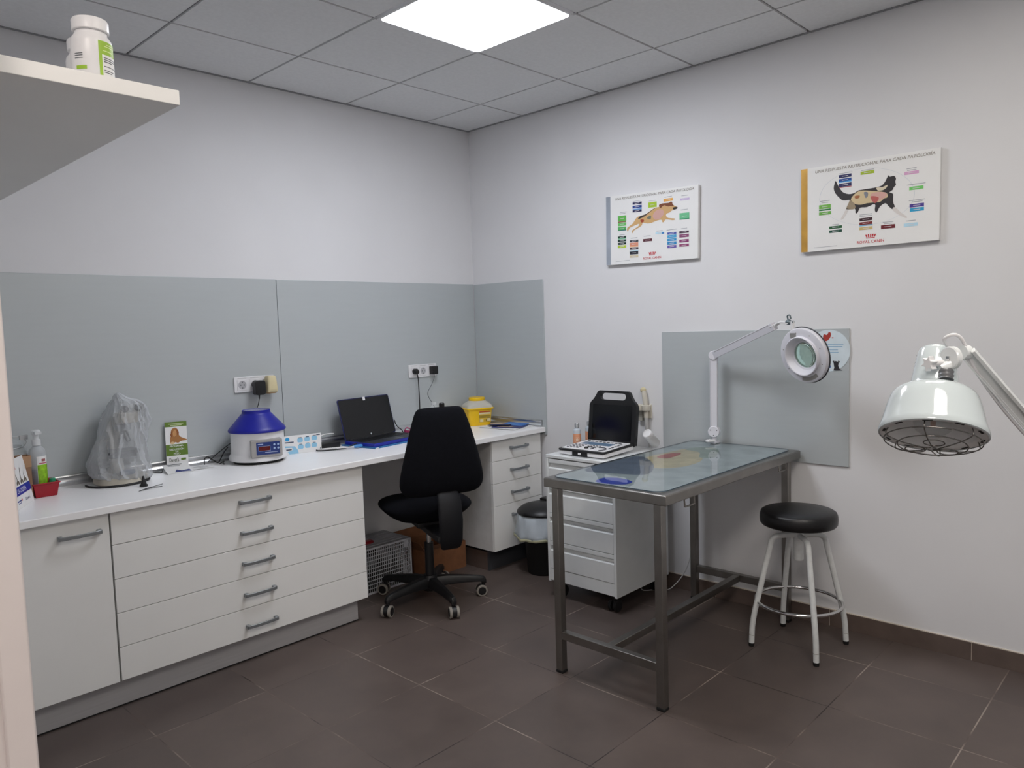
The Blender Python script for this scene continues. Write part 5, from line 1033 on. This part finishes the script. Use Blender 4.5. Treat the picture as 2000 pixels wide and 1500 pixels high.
for r_ in range(5): b.prism(rrect(.016, .010, .003, 2, .100+r_*.026, .272), .0012, .0034, 0, Mk)
b.build('keys', DGREY, kb, bevel=.0006)
b = MB(); b.lathe([(0, .0012), (.012, .0012), (.0115, .005), (.008, .009), (0, .0105)], 24, M=Mk @ Matrix.Translation((.058, .150, 0))); b.build('trackball', BLACKG, kb, smooth=60)
b = MB()
for cx, cy, r_, a0, a1 in ((.060, .160, .030, -60, 120), (.062, .232, .036, -40, 150)): b.tube([Mk @ Vector((cx+r_*cos(radians(a0+(a1-a0)*k/14)), cy+r_*sin(radians(a0+(a1-a0)*k/14)), .0022)) for k in range(15)], .0032, 8)
b.build('key_arcs', DGREY, kb)
# screen with carrying handle
ln = radians(7); MS_ = Matrix.Translation((XB-.004, (YL+YR)/2, U+.042)) @ Matrix.Rotation(ln, 4, 'Y') @ Matrix(((0, 0, -1, 0), (-1, 0, 0, 0), (0, 1, 0, 0), (0, 0, 0, 1)))
outl = [(-.158, -.010), (.158, -.010), (.160, .02), (.160, .198), (.151, .216), (.132, .234), (.116, .258), (.108, .274), (.095, .282), (-.095, .282), (-.108, .274), (-.116, .258), (-.132, .234), (-.151, .216), (-.160, .198), (-.160, .02)]
hc = (.0, .250)
def cast(pl, c, a):
    d = (cos(a), sin(a)); best = None
    for i in range(len(pl)):
        (x1, y1), (x2, y2) = pl[i], pl[(i+1) % len(pl)]; ex, ey = x2-x1, y2-y1; den = d[0]*ey-d[1]*ex
        if abs(den) < 1e-9: continue
        s_ = ((x1-c[0])*ey-(y1-c[1])*ex)/den; u = ((x1-c[0])*d[1]-(y1-c[1])*d[0])/den
        if s_ > 0 and -1e-6 <= u <= 1+1e-6 and (best is None or s_ < best): best = s_
    return (c[0]+d[0]*best, c[1]+d[1]*best)
pill = rrect(.172, .037, .0182, 8, *hc)
angs = sorted([math.atan2(y-hc[1], x-hc[0]) for x, y in outl] + [2*pi*k/90-pi+.01 for k in range(90)])
out_ = [cast(outl, hc, a) for a in angs]; inn = [cast(pill, hc, a) for a in angs]
b = MB(); b.loft([[(x, y, -.018) for x, y in out_], [(x, y, .002) for x, y in out_], [(hc[0]+(x-hc[0])*.985, hc[1]+(y-hc[1])*.985, .005) for x, y in out_], [(x, y, .005) for x, y in inn], [(x, y, -.018) for x, y in inn]], 0, False, True, MS_); sc = b.build('screen_housing', BLACK, t, bevel=.0, smooth=30)
b = MB(); b.prism(rrect(.262, .192, .004, 3, 0, .108), .0052, .0066, 0, MS_); b.build('screen', BLACKG, sc, smooth=0)
rects('maker_mark', [(-.004, .004, .036, .0045)], ink('9a9c9e'), sc, MS_, .0056)
b = MB(); b.cyl(MS_ @ Vector((-.145, -.006, -.010)), MS_ @ Vector((.145, -.006, -.010)), .011); b.build('hinge', BLACK, t)
def gel(label, x, y):
    t = thing('lotion_bottle', label, 'bottle', (x, y, U)); T = Matrix.Translation((x, y, U))
    b = MB(); b.lathe([(0, .0005), (.020, .0005), (.0225, .004), (.0225, .10), (.020, .108), (.011, .114), (.0105, .117), (0, .117)], 32, M=T); b.build('body', mat('lotion_clear', 'b9c2ca', .3), t, smooth=40)
    b = MB(); b.lathe([(0, .117), (.0125, .117), (.0125, .139), (.011, .142), (0, .142)], 24, M=T); b.build('cap', mat('cap_silver', 'b9bdc0', .25, metal=.6), t)
    lb = wrap('label', 120, 300, .006, .085, .0228, mat('label_orange', 'de9c78', .45, var=.08), t, T)
    b = MB(); Mo = frame((x-.0232*cos(radians(40)), y-.0232*sin(radians(40)), U+.052), (sin(radians(40)), -cos(radians(40)), 0), (0, 0, 1)); b.lathe([(.013, 0), (.0145, 0), (.0145, .0006), (.013, .0006)], 32, M=Mo, caps=False); b.lathe([(0, 0), (.008, 0), (.008, .0006), (0, .0006)], 28, M=Mo); b.build('round_emblem', ink('e8c8ae'), lb, smooth=0)
gel('orange-labelled bottle beside the ultrasound scanner, nearer to the camera', -.306, -1.1165)
gel('orange-labelled bottle half hidden behind the ultrasound screen', -.196, -1.1175)
t = thing('gel_bottle', 'white gel bottle lying tilted behind the right side of the scanner', 'bottle', (-.11, -1.47, U))
g0 = Vector((-.082, -1.487, U+.0275)); g1 = Vector((-.165, -1.484, U+.096)); gd = (g1-g0).normalized(); Gx = gd.cross(Vector((0, 0, 1))).normalized()
MG = frame(g0, Gx, gd.cross(Gx)); L = (g1-g0).length
b = MB(); b.lathe([(0, 0), (.024, 0), (.027, .005), (.027, L-.024), (0, L-.024)], 40, M=MG); b.build('body', mat('gel_white', 'd4d4d4', .35), t, smooth=40)
b = MB(); b.lathe([(0, L-.024), (.0255, L-.024), (.0265, L-.021), (.0265, L-.003), (.0245, L), (.02, L+.001), (.019, L-.001), (0, L-.001)], 40, M=MG); b.build('cap', WPLAS, t, smooth=40)
b = MB(); b.tube(smoothpath([MG @ Vector(q) for q in ((.027, .0, .02), (.034, .006, .045), (.030, .004, L-.03))], 6), .0022, 8); b.build('strap', DGREY, t)
t = thing('probe_holder', 'cream wall bracket holding an ultrasound probe, right of the scanner', 'bracket', (-.03, -1.372, .94))
b = MB()
for yy in (-1.352, -1.394):
    Th = Matrix.Translation((-.030, yy, .985)); b.lathe([(.018, 0), (.0225, 0), (.0235, .003), (.0235, .030), (.022, .032), (.018, .032), (.018, 0)], 30, M=Th, caps=False)
b.box(-.012, -.0005, -1.415, -1.33, .94, 1.018); b.box(-.03, -.01, -1.40, -1.34, .985, .999); b.build('ring_bracket', CREAM, t, bevel=.002)
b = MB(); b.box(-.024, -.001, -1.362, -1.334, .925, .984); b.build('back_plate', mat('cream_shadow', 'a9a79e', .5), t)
t = thing('ultrasound_probe', 'long cream ultrasound probe standing in the wall bracket', 'probe', (-.03, -1.372, 1.0))
b = MB(); b.tube(smoothpath([(-.030, -1.394, .945), (-.030, -1.394, .99), (-.029, -1.388, 1.04), (-.027, -1.380, 1.085), (-.026, -1.376, 1.102)], 5), [.012]*5+[.0135]*5+[.0145]*5+[.0135]*5+[.009], 20); b.build('handle', CREAM, t, smooth=60)
b = MB(); b.ball(Vector((-.026, -1.374, 1.100)), .0155, 20, sc=(1, 1.15, 1)); b.build('probe_head', BEIGE, t, smooth=60)
b = MB(); b.tube(smoothpath([(-.030, -1.394, .946), (-.030, -1.396, .90), (-.028, -1.400, .86), (-.024, -1.405, .82), (-.020, -1.41, .74), (-.020, -1.41, .60)], 6), [.011]*6+[.010]*6+[.009]*6+[.006]*13, 14); b.build('lead', mat('lead_grey', 'b9b9b8', .45), t, smooth=60)
# things of one kind share a group
GROUPS = {'ceiling_light': 'ceiling light panels', 'pill_bottle': 'pill bottles on the high shelf', 'splashback_panel': 'grey panels on the walls', 'wall_chart': 'charts on the right wall',
          'socket_strip': 'triple sockets above the worktop', 'folded_paper': 'loose papers on the worktop', 'booklet': 'booklets at the end of the worktop', 'lotion_bottle': 'orange-labelled bottles beside the scanner',
          'drawer_cabinet': 'drawer cabinets under the worktop', 'upstand': 'aluminium upstands', 'plinth': 'plinths below the cabinets'}
for o in COL.objects:
    if o.parent is None and o.name.split('.')[0] in GROUPS: o['group'] = GROUPS[o.name.split('.')[0]]
